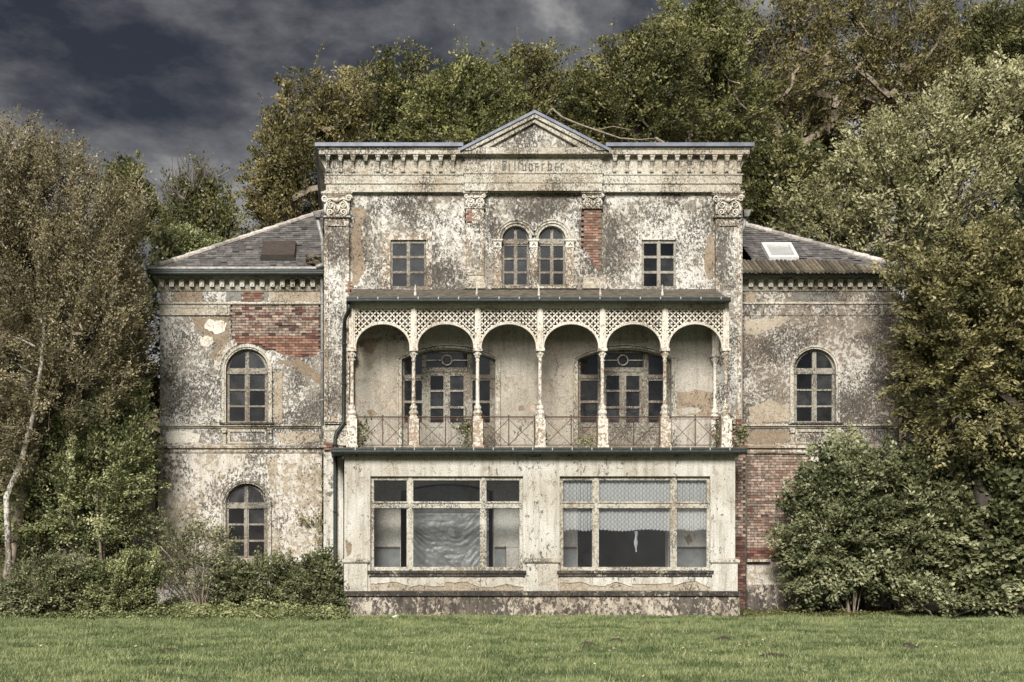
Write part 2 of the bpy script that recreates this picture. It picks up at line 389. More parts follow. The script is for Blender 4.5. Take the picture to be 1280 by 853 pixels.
def rough_loop(pts, amp, stepl, seed=0):
    out = []; n = len(pts)
    for k in range(n):
        a = Vector(pts[k]); b = Vector(pts[(k + 1) % n]); m = max(1, int((b - a).length / stepl)); nn = Vector((-(b - a).y, (b - a).x))
        nn = nn.normalized() if nn.length > 1e-9 else nn
        for j in range(m):
            p = a.lerp(b, j / m); q = (p.x * 3.1 + seed, p.y * 3.1, seed * .7)
            d = mnoise.noise(Vector(q)) * 1.2 + mnoise.noise(Vector(q) * 4.3) * .7
            p = p + nn * d * amp; out.append((p.x, p.y))
    return out
# ================================================================== THE VILLA
YB, YM, YW = 0.0, 1.4, 2.0          # front planes: glazed bay, central block, side wings
villa = empty('villa', (X(665, YM), YM, 0), 'derelict two-storey plaster villa with pediment, iron veranda and peeling walls', 'house')

def part(mb, name, mat, parent=None, **k): return mb.build(name, mat, parent or villa, **k)
def dup(o, dx=0, dy=0, dz=0):
    c = o.copy(); COL.objects.link(c); c.parent = o.parent; c.location = o.location + Vector((dx, dy, dz)); return c
def pbox(mb, px0, px1, py0, py1, yf, yb, Y=None):
    Y = yf if Y is None else Y
    return mb.box(X(px0, Y), X(px1, Y), yf, yb, Z(py1, Y), Z(py0, Y))

XM0, XM1 = X(405, YM), X(928, YM)
XL0, XR1 = X(200, YW), X(1124, YW)
ZF1 = Z(562, YM); ZF2 = Z(366, YM); ZTOP = Z(238, YM)

# ---- central block walls
door_dx = (0, 220)
def door_open(dx): return arch(X(502 + dx, YM), X(619 + dx, YM), ZF1 + .02, Z(450, YM), M(13, YM), 14)
def low_open(dx, a, b): return arch(X(a, YM), X(b, YM), .62, Z(614, YM), M(9, YM), 14)
mb = MB(); mb.plate([rect(XM0, XM1, 0, ZF1 - .002), low_open(0, 501, 617), low_open(0, 722, 835)], YM, YM + .35); part(mb, 'ground_floor_wall', 'indoor')
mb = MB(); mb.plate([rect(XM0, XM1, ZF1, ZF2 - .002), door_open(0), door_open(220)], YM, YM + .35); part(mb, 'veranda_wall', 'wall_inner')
topw = [(488, 533), (802, 845)]
def tw(a, b): return arch(X(a, YM), X(b, YM), Z(358.5, YM), Z(300, YM), M(17, YM), 16)
mb = MB(); mb.plate([rect(XM0, XM1, ZF2, ZTOP)] + [rect(X(a, YM), X(b, YM), Z(362, YM), Z(300, YM)) for a, b in topw] + [tw(627.5, 661.5), tw(672.8, 706.8)], YM, YM + .35)
part(mb, 'upper_wall', 'wall_upper')
mb = MB(); mb.box(XM0, XM0 + .35, YM + .351, 13, 0, ZTOP); mb.box(XM1 - .35, XM1, YM + .351, 13, 0, ZTOP); mb.box(XM0 + .351, XM1 - .351, 12.65, 13, 0, ZTOP); part(mb, 'side_and_back_wall', 'wall_upper')
mb = MB(); mb.box(XM0 + .352, XM1 - .352, YM + .352, 12.6, .45, .6); mb.box(XM0 + .352, XM1 - .352, YM + .352, 12.6, ZF1 - .25, ZF1); mb.box(XM0 + .352, XM1 - .352, YM + .352, 12.6, ZF2 - .3, ZF2); part(mb, 'floor', 'floor')
mb = MB(); mb.box(XM0 + .353, XM1 - .353, 5.0, 5.15, .6, ZTOP - .01); part(mb, 'light_stop_partition', 'indoor_unlit')  # added wall that stops light travelling through the rooms

# ---- entablature of the central block
ZE = lambda py: Z(py, 1.25)
ent_x0, ent_x1 = X(407.5, 1.25), X(925.5, 1.25)
mb = MB(); mb.ring(ent_x0, ent_x1, 1.25, 13.1, [(-.3, ZE(240)), (.0, ZE(240)), (.0, ZE(230.6)), (.035, ZE(230)), (.035, ZE(220)), (.06, ZE(219.4)), (.06, ZE(217.8)), (0, ZE(217.6)), (0, ZE(195))]); part(mb, 'architrave', 'trim')
mb = MB(); mb.ring(ent_x0, ent_x1, 1.25, 13.1, [(0, ZE(195.6)), (.02, ZE(195.4)), (.20, ZE(195.2)), (.20, ZE(190)), (.225, ZE(189)), (.24, ZE(187)), (-.3, ZE(186.6))]); part(mb, 'cornice', 'trim')
for a, b in ((ent_x0 - .31, X(579, .95)), (X(757.5, .95), ent_x1 + .31)):
    mb = MB(); mb.box(a, b, .94, 2.2, ZE(186.6) + .002, ZE(182)); part(mb, 'coping', 'zinc')
for a, b in ((ent_x0 - .31, ent_x0 + .5), (ent_x1 - .5, ent_x1 + .31)):
    mb = MB(); mb.box(a, b, 2.201, 13.3, ZE(186.6), ZE(182)); part(mb, 'coping', 'zinc')
mb = MB(); mb.box(ent_x0 + .28, ent_x1 - .28, 1.55, 12.8, ZE(188) - .2, ZE(185)); part(mb, 'flat_roof', 'felt')
# corbelled corners of the frieze
for a, s in ((407.5, -1), (925.5, 1)):
    mb = MB(); x = X(a, 1.25); prof = [(0, 0)] + [(.20 * (1 - math.cos(t * math.pi / 2 / 6)), (ZE(195.6) - ZE(217)) * t / 6) for t in range(7)] + [(0, ZE(195.6) - ZE(217))]
    pts = [(x + s * p, ZE(217.5) + q) for p, q in prof[1:]]
    mb.plate([pts if s > 0 else list(reversed(pts))], 1.3, 12.9); part(mb, 'corner_cove', 'trim')
# centre section standing forward, with its inscription panel
cx0, cx1 = X(581, 1.18), X(752.5, 1.18)
mb = MB()
mb.ring(cx0, cx1, 1.17, 1.24, [(-.03, ZE(239.4)), (.0, ZE(239.4)), (.0, ZE(230)), (.02, ZE(229.6)), (.02, ZE(219)), (.045, ZE(218.4)), (.045, ZE(217)), (.0, ZE(216.6)), (.0, ZE(198)), (.05, ZE(196.8)), (.06, ZE(196)), (.2, ZE(195.6)), (.2, ZE(188.2)), (-.03, ZE(188))])
part(mb, 'frieze_panel', 'trim')
def letters():
    spec = [("T", 628), ("i", 636), ("l", 643), ("l", 648), ("u", 653), ("o", 661), ("s", 669), ("r", 677), ("b", 685), ("e", 694), ("r", 701)]
    rnd = random.Random(4); y0 = 1.156; y1 = 1.175
    for ch, px in spec:
        m_ = MB(); w = 5.4 if ch not in 'il' else 2.6; t = 1.25
        def st(a, b, c, d, th=t):   # stroke in pixel offsets
            p = Vector((X(px + a, 1.17), 0, ZE(b))); q = Vector((X(px + c, 1.17), 0, ZE(d))); dd = (q - p).normalized(); nn = Vector((-dd.z, 0, dd.x)) * M(th, 1.17) / 2
            m_.hexa([(p.x - nn.x, y0, p.z - nn.z), (q.x - nn.x, y0, q.z - nn.z), (q.x + nn.x, y0, q.z + nn.z), (p.x + nn.x, y0, p.z + nn.z), (p.x - nn.x, y1, p.z - nn.z), (q.x - nn.x, y1, q.z - nn.z), (q.x + nn.x, y1, q.z + nn.z), (p.x + nn.x, y1, p.z + nn.z)])
        top = 202.5 if ch in 'Tlb' else 205.5; bot = 214.6
        st(.5, top, .5, bot)
        if ch == 'T': st(0, top, w, top + .8); st(w * .55, top + 3, w * .35, bot); st(w * .9, top + 1, w * .7, bot - 2, .9)
        if ch in 'uob': st(w * .75, 206, w * .75, bot); st(.5, bot, w * .75, bot - .8, .9)
        if ch in 'obr': st(.5, 206.5, w * .75, 205.6, .9)
        if ch in 'se': st(.5, 206, w * .7, 205.4, .9); st(.5, 210, w * .7, 209.4, .9); st(w * .7, 209.4, w * .6, bot, .9)
        part(m_, 'carved_letter', 'carve')
letters()
# ---- brackets under the cornice
def bracket(px, whole=True):
    Y = 1.25; m_ = MB(); c = X(px, Y); w = M(3.1, Y)
    m_.box(c - w, c + w, 1.07, 1.249, ZE(198), ZE(195.7)); m_.box(c - w * .8, c + w * .8, 1.085, 1.249, ZE(199.5), ZE(198))
    m_.tube([(c - w * .72, 1.14, ZE(201)), (c + w * .72, 1.14, ZE(201))], .062, 10)
    if whole:
        pr = [(1.10, ZE(200)), (1.13, ZE(204)), (1.185, ZE(208)), (1.205, ZE(211)), (1.19, ZE(213))]
        for (ya, za), (yb, zb) in zip(pr, pr[1:]):
            m_.hexa([(c - w * .55, ya, za), (c + w * .55, ya, za), (c + w * .55, 1.249, za), (c - w * .55, 1.249, za), (c - w * .55, yb, zb), (c + w * .55, yb, zb), (c + w * .55, 1.249, zb), (c - w * .55, 1.249, zb)][4:] + [(c - w * .55, ya, za), (c + w * .55, ya, za), (c + w * .55, 1.249, za), (c - w * .55, 1.249, za)])
        m_.tube([(c - w * .7, 1.19, ZE(214.6)), (c + w * .7, 1.19, ZE(214.6))], .055, 10)
    return part(m_, 'bracket', 'trim')
b0 = bracket(409.8)
for k in range(1, 11):
    if k == 3: bracket(409.8 + 15.62 * 3, False); continue
    dup(b0, M(15.62, 1.25) * k)
for k in range(11): dup(b0, X(767.4 + 15.54 * k, 1.25) - X(409.8, 1.25))
# ---- pediment
ap, bl, br = (668, 139), (576, 187), (760, 187)
def P1(a, b): return (X(a, .95), Z(b, .95))
mb = MB(); mb.plate([[P1(597, 188), P1(739, 188), P1(668, 150)]], 1.10, 1.6); part(mb, 'tympanum', 'wall_upper')
for s in (-1, 1):
    mb = MB()
    o = [P1(668, 142), P1(668 + s * 91, 188.2), P1(668 + s * 65, 188.2), P1(668, 152.5)]
    mb.plate([o if s < 0 else list(reversed(o))], 1.0, 1.7)
    o = [P1(668, 141), P1(668 + s * 92, 188), P1(668 + s * 80, 188.1), P1(668, 147)]
    mb.plate([o if s < 0 else list(reversed(o))], 0.93, 1.68); part(mb, 'raking_cornice', 'trim')
    mb = MB(); a = P1(668, 138.2); b = P1(668 + s * 93, 185.6)
    th = M(3.8)
    mb.hexa([(a[0], .89, a[1] - th), (b[0], .89, b[1] - th), (b[0], 4, b[1] - th), (a[0], 4, a[1] - th), (a[0], .89, a[1]), (b[0], .89, b[1]), (b[0], 4, b[1]), (a[0], 4, a[1])]); part(mb, 'pediment_flashing', 'zinc')
mb = MB(); mb.lathe(X(668, 1.1), 1.3, [(.03, Z(139, 1.1)), (.05, Z(136.5, 1.1)), (.02, Z(135.5, 1.1)), (.045, Z(134, 1.1)), (.0, Z(133, 1.1))], 8); part(mb, 'finial', 'zinc')

# ---- pilasters
def spiral(m_, cx, cz, r, y, turn=1.6, s=1, th=.02, a0=0):
    pts = []
    for k in range(13):
        t = k / 12; a = a0 + s * turn * 2 * math.pi * t; q = r * (1 - .8 * t); pts.append((cx + q * math.cos(a), y - .02 * t, cz + q * math.sin(a)))
    m_.tube(pts, [th * (1 - .4 * k / 12) for k in range(13)], 5)
def capital(par, x0, x1, yt, yb, Y, mat='trim_worn'):
    a, b = X(x0, Y), X(x1, Y); zt, zb = Z(yt, Y), Z(yb, Y); w = b - a; h = zt - zb; c = (a + b) / 2
    m_ = MB(); m_.box(a, b, Y, YM + .05, zb + h * .06, zt - h * .2); m_.box(a - .03, b + .03, Y - .035, YM + .04, zb, zb + h * .06)
    m_.ring(a, b, Y, YM + .04, [(0, zt - h * .22), (.02, zt - h * .16), (.07, zt - h * .08), (.08, zt - h * .07), (.08, zt)]); m_.box(a - .06, b + .06, Y - .06, YM + .03, zt - h * .05, zt - .002)
    o = m_.build('capital', mat, par)
    m_ = MB(); y = Y - .02; r = h * .13
    for s in (-1, 1):
        spiral(m_, c + s * w * .47, zt - h * .27, r * 1.1, y - .03, 1.5, s, h * .045)
        spiral(m_, c + s * w * .24, zb + h * .50, r * 1.25, y, 1.6, -s, h * .035, math.pi / 2)
        spiral(m_, c + s * w * .26, zb + h * .20, r * 1.15, y, 1.5, s, h * .04, -math.pi / 2)
        m_.tube([(c + s * w * .44, y, zb + h * .12), (c + s * w * .46, y - .02, zb + h * .35), (c + s * w * .38, y - .03, zb + h * .6)], [h * .05, h * .06, h * .02], 5)
        m_.tube([(c + s * w * .05, y, zb + h * .62), (c + s * w * .2, y - .02, zb + h * .72), (c + s * w * .4, y - .03, zb + h * .68)], h * .035, 5)
        m_.tube([(c, y, zb + h * .16), (c + s * w * .10, y - .02, zb + h * .34), (c + s * w * .08, y - .02, zb + h * .44)], h * .035, 5)
    sp = [(0.0, zt - h * .36 - .5 * r)] + [(r * .75 * math.sin(math.pi * k / 6), zt - h * .36 - .5 * r + r * .75 * (1 - math.cos(math.pi * k / 6))) for k in range(1, 6)] + [(0.001, zt - h * .36 + r)]
    m_.lathe(c, y - .02, sp, 8)
    m_.build('scroll_relief', 'pale_patch', par, smooth=True)
    return o
def corner_pilaster(x0, x1):
    Y = 1.28; m_ = MB(); a, b = X(x0, Y), X(x1, Y)
    m_.box(a, b, Y, YM - .001, Z(530, Y), Z(272, Y))
    o = part(m_, 'corner_pilaster', 'wall_upper')
    m_ = MB(); t = .10; m_.plate([rect(a, b, Z(528, Y), Z(276, Y)), rect(a + t, b - t, Z(520, Y), Z(283, Y))], Y - .035, Y); m_.build('panel_frame', 'trim_worn', o)
    m_ = MB(); m_.ring(a, b, Y, YM - .002, [(0, Z(532, Y)), (.05, Z(533, Y)), (.05, Z(538, Y)), (.02, Z(540, Y)), (.02, Z(548, Y)), (.08, Z(550, Y)), (.08, Z(557, Y)), (.0, Z(558, Y))][::-1]); m_.build('base_moulding', 'trim', o)
    capital(o, x0 - .5, x1 + .5, 240.3, 272, Y - .03); return o
pl = corner_pilaster(405.5, 436.5); pr = corner_pilaster(894.5, 926)
for x0, x1 in ((404.5, 429), (919.5, 932)):
    m_ = MB(); Y = 1.26; m_.box(X(x0, Y), X(x1, Y), Y + (.05 if x0 > 900 else 0), YM - .001, 0, Z(558.5, Y))
    part(m_, 'lower_pilaster', 'wall_bay' if x0 < 900 else 'mortar_dark')
def inner_pilaster(x0, x1, brick):
    Y = 1.31; m_ = MB(); m_.box(X(x0, Y), X(x1, Y), Y + (.035 if brick else 0), YM - .001, Z(346, Y), Z(260, Y))
    o = part(m_, 'inner_pilaster', 'mortar' if brick else 'wall_upper')
    if not brick: m_ = MB(); m_.plate([rect(X(x0, Y), X(x1, Y), Z(344, Y), Z(262, Y)), rect(X(x0 + 4.5, Y), X(x1 - 4.5, Y), Z(338, Y), Z(280, Y))], Y - .02, Y); m_.build('panel_frame', 'trim_worn', o)
    m_ = MB(); m_.ring(X(x0, Y), X(x1, Y), Y, YM - .002, [(0, Z(361, Y)), (.05, Z(361, Y)), (.05, Z(355, Y)), (.02, Z(353, Y)), (.025, Z(349, Y)), (.0, Z(345, Y))]); m_.build('base_moulding', 'trim', o)
    capital(o, x0 - 1, x1 + 1, 240.3, 261, Y - .02); return o
ip0 = inner_pilaster(583, 604.5, False); ip1 = inner_pilaster(730, 752, True)

# ---- windows
def frame_window(name, parts_px, outer, panes, Y, mat='wood', depth=.07, gl='glass', raised=()):
    """outer = loop, panes = loops (metres); a frame plate with pane holes and one glass pane in each"""
    m_ = MB(); m_.plate([outer] + panes, Y, Y + depth)
    for r in raised: m_.box(r[0], r[1], Y - .025, Y + .002, r[2], r[3])
    o = part(m_, name, mat)
    for lp in panes:
        g = MB(); xs = [p[0] for p in lp]; zs = [p[1] for p in lp]; cx = (min(xs) + max(xs)) / 2; cz = (min(zs) + max(zs)) / 2
        lp2 = [(cx + (p[0] - cx) * 1.04, cz + (p[1] - cz) * 1.04) for p in lp]
        g.plate([lp2], Y + depth * .45, Y + depth * .45 + .006); g.build('pane', gl, o)
    return o
def arched_window(cx, hw, ys, yb, Y, rows, st=4.0, mid=3.8, ytr=(2.2, 5.0), mat='wood', low=True):
    """pixel numbers at depth Y"""
    a, b = X(cx - hw, Y), X(cx + hw, Y); r = M(hw, Y); c = X(cx, Y); zs = Z(ys, Y)
    outer = arch(a, b, Z(yb, Y), zs, r, 18)
    ri = r - M(st * .85, Y); g = M(mid * .45, Y); zq = Z(ys - ytr[0], Y); panes = []
    for s in (-1, 1):
        pts = []; a0 = math.asin(max(0, (zq - zs)) / ri); a1 = math.acos(g / ri)
        for k in range(9):
            t = a0 + (a1 - a0) * k / 8; pts.append((c + s * ri * math.cos(t), zs + ri * math.sin(t)))
        pts.append((c + s * g, zq)); panes.append(pts if s > 0 else list(reversed(pts)))
    for s in (-1, 1):
        for (ya, yc) in rows:
            xa, xb = cx + s * mid * .55, cx + s * (hw - st)
            panes.append(rect(X(min(xa, xb), Y), X(max(xa, xb), Y), Z(yc, Y), Z(ya, Y)))
    raised = [(a + .01, b - .01, Z(ys + ytr[1], Y), Z(ys + ytr[1] - 3.6, Y)), (c - M(1.3, Y), c + M(1.3, Y), Z(yb - 1, Y), Z(ys + ytr[1], Y) - .002)]
    return frame_window('arched_window', None, outer, panes, Y, mat, raised=raised)
def surround(cx, hw, ys, yb, Y, w, proud, mat='trim', name='window_surround'):
    m_ = MB(); m_.plate([uband(X(cx, Y), M(hw, Y), M(w, Y), Z(yb, Y), Z(ys, Y))], Y - proud, Y - .001); return part(m_, name, mat)
# twin arched windows
for cx in (644.5, 689.8):
    arched_window(cx, 17.0, 300, 358.5, YM + .10, [(307.5, 322.5), (325, 339.5), (342, 356)], st=2.8, mid=3.8, ytr=(1.2, 5.2))
    m_ = MB(); c = X(cx, YM)
    for r0, r1, pr_ in ((17.1, 20.2, .05), (20.3, 23.2, .085), (23.3, 25.2, .115)):
        if cx < 660: o_a0, o_a1 = (0.0 if r1 < 21 else math.acos(22.6 / r1)), math.pi
        else: o_a0, o_a1 = 0.0, math.pi - (0.0 if r1 < 21 else math.acos(22.6 / r1))
        ou = []; inn = []
        for k in range(21):
            t = o_a0 + (o_a1 - o_a0) * k / 20; ou.append((c + M(r1, YM) * math.cos(t), Z(300, YM) + M(r1, YM) * math.sin(t))); inn.append((c + M(r0, YM) * math.cos(t), Z(300, YM) + M(r0, YM) * math.sin(t)))
        m_.plate([ou + inn[::-1]], YM - pr_, YM - .001)
    part(m_, 'hood_moulding', 'trim')
for cx in (621.8, 667.2, 712.6):
    m_ = MB(); hw = 4.6; Y = YM - .07
    m_.box(X(cx - hw, Y), X(cx + hw, Y), Y, YM - .001, Z(358, Y), Z(309, Y)); o = part(m_, 'colonnette', 'trim_worn')
    m_ = MB(); m_.ring(X(cx - hw, Y), X(cx + hw, Y), Y, YM - .002, [(.0, Z(310, Y)), (.02, Z(309.6, Y)), (.02, Z(308.6, Y)), (0, Z(308.4, Y)), (.01, Z(303, Y)), (.035, Z(301.6, Y)), (.05, Z(301, Y)), (.05, Z(299.4, Y)), (-.04, Z(299.4, Y))])
    m_.tube([(X(cx - 2, Y), Y - .03, Z(306, Y)), (X(cx, Y), Y - .05, Z(303.4, Y)), (X(cx + 2, Y), Y - .03, Z(306, Y))], .022, 5); m_.build('capital', 'pale_patch', o)
    m_ = MB(); m_.box(X(cx - hw, Y) - .03, X(cx + hw, Y) + .03, Y - .03, YM - .003, Z(359, Y), Z(355.5, Y)); m_.build('base', 'trim_worn', o)
m_ = MB(); m_.box(X(614, YM), X(720, YM), YM - .12, YM + .09, Z(361.5, YM), Z(359.2, YM)); part(m_, 'window_sill', 'trim_worn')
# rectangular windows with two leaves
for a, b in topw:
    Y = YM + .06; mid = (a + b) / 2; panes = []
    for xa, xb in ((a + 2.8, mid - 2.1), (mid + 2.1, b - 2.8)):
        for ya, yb in ((304.5, 320), (323, 339), (342, 358)): panes.append(rect(X(xa, Y), X(xb, Y), Z(yb, Y), Z(ya, Y)))
    frame_window('rectangular_window', None, rect(X(a, Y), X(b, Y), Z(361.5, Y), Z(300.4, Y)), panes, Y, 'wood', raised=[(X(mid - 1, Y), X(mid + 1, Y), Z(361, Y), Z(301, Y))])
    m_ = MB(); m_.box(X(a - 2, YM), X(b + 2, YM), YM - .06, YM + .059, Z(364, YM), Z(361.7, YM)); part(m_, 'window_sill', 'trim_worn')
m_ = MB(); m_.plate([rough_loop([(X(478, YM), Z(366, YM)), (X(488, YM), Z(366, YM)), (X(488, YM), Z(300, YM)), (X(533, YM), Z(300, YM)), (X(533, YM), Z(366, YM)), (X(540, YM), Z(366, YM)), (X(540, YM), Z(290, YM)), (X(478, YM), Z(292, YM))], .0, 9)], YM - .012, YM - .001); part(m_, 'window_margin', 'trim_worn')

# ---- veranda doors
def veranda_door(dx):
    Y = YM + .12
    def RC(a, b, c, d): return rect(X(a + dx, Y), X(b + dx, Y), Z(d, Y), Z(c, Y))
    for (h, w, pr_) in ((58.5, 4.2, .05), (62.6, 1.8, .085)):
        m_ = MB(); m_.plate([uband(X(560.5 + dx, YM), M(h, YM), M(w, YM), ZF1 + .02, Z(449, YM), M(13.5 + (h - 58.5) * .8, YM))], YM - pr_, YM - .001); part(m_, 'door_surround', 'trim')
    outer = arch(X(501.5 + dx, Y), X(619.5 + dx, Y), ZF1 + .03, Z(450, Y), M(13, Y), 14)
    holes = [RC(533, 584.5, 441.5, 459.5)]
    for s in (-1, 1):
        a, b = (505.5, 527.5) if s < 0 else (590.5, 612.5)
        z1 = (447.5, 443.6)
        q = [(X(a + dx, Y), Z(468.5, Y)), (X(b + dx, Y), Z(468.5, Y)), (X(b + dx, Y), Z(z1[1] if s < 0 else z1[0], Y)), (X(a + dx, Y), Z(z1[0] if s < 0 else z1[1], Y))]
        holes.append(q); holes += [RC(a, b, 476, 501), RC(a, b, 504, 528.5)]
    for a, b in ((538, 554.4), (562.7, 579.6)):
        holes += [RC(a, b, 470, 487.5), RC(a, b, 490, 508), RC(a, b, 510.8, 528.5)]
    o = frame_window('veranda_door', None, outer, holes, Y, 'wood', .08,
        raised=[(X(529 + dx, Y), X(532.4 + dx, Y), ZF1 + .04, Z(444, Y)), (X(584.8 + dx, Y), X(588.4 + dx, Y), ZF1 + .04, Z(444, Y)), (X(533 + dx, Y), X(584 + dx, Y), Z(465, Y), Z(461.5, Y)),
                (X(503 + dx, Y), X(528.6 + dx, Y), Z(473.5, Y), Z(470, Y)), (X(589 + dx, Y), X(618 + dx, Y), Z(473.5, Y), Z(470, Y)), (X(556.6 + dx, Y), X(560 + dx, Y), ZF1 + .04, Z(466, Y))])
    m_ = MB(); c = (X(558.6 + dx, Y), Z(450.6, Y)); r = M(6.2, Y)
    m_.tube([(c[0] + r * math.cos(t * math.pi / 10), Y - .01, c[1] + r * math.sin(t * math.pi / 10)) for t in range(21)], .02, 5, False)
    m_.box(X(533 + dx, Y), c[0] - r, Y - .015, Y + .02, c[1] - .015, c[1] + .015); m_.box(c[0] + r, X(584.5 + dx, Y), Y - .015, Y + .02, c[1] - .015, c[1] + .015); m_.build('fanlight_tracery', 'wood_pale', o)
    for a, b in ((505.5, 527.5), (536, 545), (547, 555), (562, 570), (572, 581), (590.5, 612.5)):
        m_ = MB(); m_.plate([RC(a, b, 532.5, 556.5), RC(a + 1.4, b - 1.4, 534.2, 555)], Y - .02, Y - .001); m_.build('door_panel', 'wood', o)
    m_ = MB(); m_.tube([(X(582 + dx, Y), Y - .005, Z(509, Y)), (X(582 + dx, Y), Y - .05, Z(509.6, Y)), (X(582.3 + dx, Y), Y - .055, Z(516, Y))], .014, 5); m_.build('handle', 'rust', o)
veranda_door(0); veranda_door(220)

# ---- side wings
def wing(x_in, x_out, sgn, wcx):
    """x_in: edge at the central block, x_out: outer edge (pixels at YW)"""
    lo, hi = sorted((X(x_in, YW), X(x_out, YW))); zt = Z(349, YW); zm = Z(557, YW); back = 11.6
    hole = arch(X(wcx - 26.5, YW), X(wcx + 26.5, YW), Z(529, YW), Z(463, YW), M(26.5, YW), 18)
    loops = [rect(lo, hi, zm, zt), hole]
    if sgn < 0: loops.append(BR_A)
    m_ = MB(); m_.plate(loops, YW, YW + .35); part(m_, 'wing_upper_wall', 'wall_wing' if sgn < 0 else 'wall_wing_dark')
    Y = YW - .05
    l2, h2 = (lo - .05, hi) if sgn < 0 else (lo, hi + .05)
    loops = [rect(l2, h2, 0, Z(566.5, Y))]
    if sgn < 0: loops.append(arch(X(wcx - 26.5, Y), X(wcx + 26.5, Y), Z(698, Y), Z(631, Y), M(26.5, Y), 18))
    else: loops[0] = [(X(1016, Y), Z(566.5, Y)), (X(1010, Y), Z(585, Y)), (X(1012, Y), Z(640, Y)), (X(1008, Y), Z(704, Y)), (X(960, Y), Z(702, Y)), (lo, Z(703, Y)), (lo, 0), (h2, 0), (h2, Z(566.5, Y))]
    m_ = MB(); m_.plate(loops, Y, Y + .36); part(m_, 'wing_lower_wall', 'wall_low')
    # side and back walls
    m_ = MB(); xo = lo if sgn < 0 else hi - .35
    m_.box(xo, xo + .35, YW + .352, back, 0, zt); m_.box(lo + (.351 if sgn < 0 else 0), hi - (.351 if sgn > 0 else 0), back - .35, back, 0, zt); part(m_, 'wing_side_wall', 'wall_low')
    m_ = MB(); m_.box(lo + .36, hi - .36, YW + .36, back - .36, .4, .6); m_.box(lo + .36, hi - .36, YW + .36, back - .36, zm - .2, zm); m_.box(lo + .36, hi - .36, YW + .36, back - .36, zt - .1, zt - .002); part(m_, 'wing_floor', 'floor')
    m_ = MB(); m_.box(lo + .362, hi - .362, 6, 6.15, .6, zt - .11); part(m_, 'wing_light_stop', 'indoor_unlit')  # likewise added to keep light from crossing the wing
    # mouldings: string courses at the sill and at floor level
    e0, e1 = (lo, hi + .2) if sgn < 0 else (lo - .2, hi)
    def strip(name, prof, mat='trim'):
        mm = MB(); mm.ring(e0, e1, YW, back, prof); o = part(mm, name, mat); return o
    strip('sill_course', [(-.1, Z(535.6, YW)), (.03, Z(535.6, YW)), (.05, Z(534, YW)), (.10, Z(533, YW)), (.10, Z(530.6, YW)), (-.1, Z(529.6, YW))])
    strip('string_course', [(-.02, Z(567.4, YW)), (.06, Z(567.2, YW)), (.09, Z(565, YW)), (.09, Z(562, YW)), (.16, Z(560.6, YW)), (.17, Z(558, YW)), (.05, Z(556, YW)), (-.02, Z(555.6, YW))], 'trim_worn')
    strip('frieze_line', [(-.02, Z(381, YW)), (.035, Z(380.6, YW)), (.045, Z(379, YW)), (.0, Z(377.6, YW))] if sgn > 0 else [(-.02, Z(381, YW)), (.035, Z(380.6, YW)), (.045, Z(379, YW)), (.0, Z(377.6, YW))], 'trim')
    strip('eaves_moulding', [(-.02, Z(364.6, YW)), (.03, Z(364, YW)), (.05, Z(362, YW)), (.06, Z(360.6, YW)), (.06, Z(350.4, YW)), (.14, Z(350, YW)), (.20, Z(347.6, YW)), (.22, Z(345, YW)), (.34, Z(344.6, YW)), (-.02, Z(344.2, YW))], 'trim')
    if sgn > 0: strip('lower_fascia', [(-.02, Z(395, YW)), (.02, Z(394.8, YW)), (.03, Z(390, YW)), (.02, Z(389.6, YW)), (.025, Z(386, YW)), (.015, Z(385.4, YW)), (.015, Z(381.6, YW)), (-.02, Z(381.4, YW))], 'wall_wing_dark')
    # window with surround, consoles, apron panel
    arched_window(wcx, 26.4, 463, 529.4, YW + .09, [(468.4, 486.6), (488.8, 507), (509.2, 526.6)], st=4.3, mid=5.4, ytr=(2.6, 4.8))
    surround(wcx, 26.6, 463, 529.5, YW, 2.0, .05); surround(wcx, 28.7, 463, 529.5, YW, 2.4, .08)
    Yc = YW - .02
    for s in (-1, 1):
        mm = MB(); c = X(wcx + s * 28.6, YW); w = M(3.2, YW)
        mm.box(c - w, c + w, YW - .10, YW - .001, Z(538.6, YW), Z(535.8, YW)); mm.tube([(c - w * .8, YW - .075, Z(540.5, YW)), (c + w * .8, YW - .075, Z(540.5, YW))], .045, 8)
        mm.box(c - w * .7, c + w * .7, YW - .06, YW - .001, Z(555.6, YW), Z(538.7, YW)); part(mm, 'console', 'trim')
    mm = MB(); mm.plate([rect(X(wcx - 24, YW), X(wcx + 24, YW), Z(555, YW), Z(537, YW)), rect(X(wcx - 21.5, YW), X(wcx + 21.5, YW), Z(552.6, YW), Z(540, YW))], YW - .035, YW - .001); part(mm, 'apron_panel', 'trim')
    mm = MB(); mm.box(X(wcx - 34, YW), X(wcx + 34, YW), YW - .14, YW + .08, Z(531, YW), Z(528.8, YW)); part(mm, 'window_sill', 'ledge')
    return lo, hi, zt, back

# rough opening in the left wing where the plaster fell off, bricks behind
seq = [(287.5, 378), (401, 378), (401.5, 412), (401.5, 436), (394, 445), (372, 448), (352, 443), (341, 438)]
arcp = [(309 + 33 * math.cos(R(a)), 463 - 33 * math.sin(R(a))) for a in (48, 62, 76, 90, 104, 112)]
BR_A = [(X(a, YW), Z(b, YW)) for a, b in seq + arcp + [(291, 431), (288, 405)]]
BR_A = BR_A[::-1]
BR_A = [tuple(p) for p in rough_loop(BR_A, .018, .16, 3)]
wl = wing(402.5, 200, -1, 309)
wr = wing(929, 1124, 1, 1018)
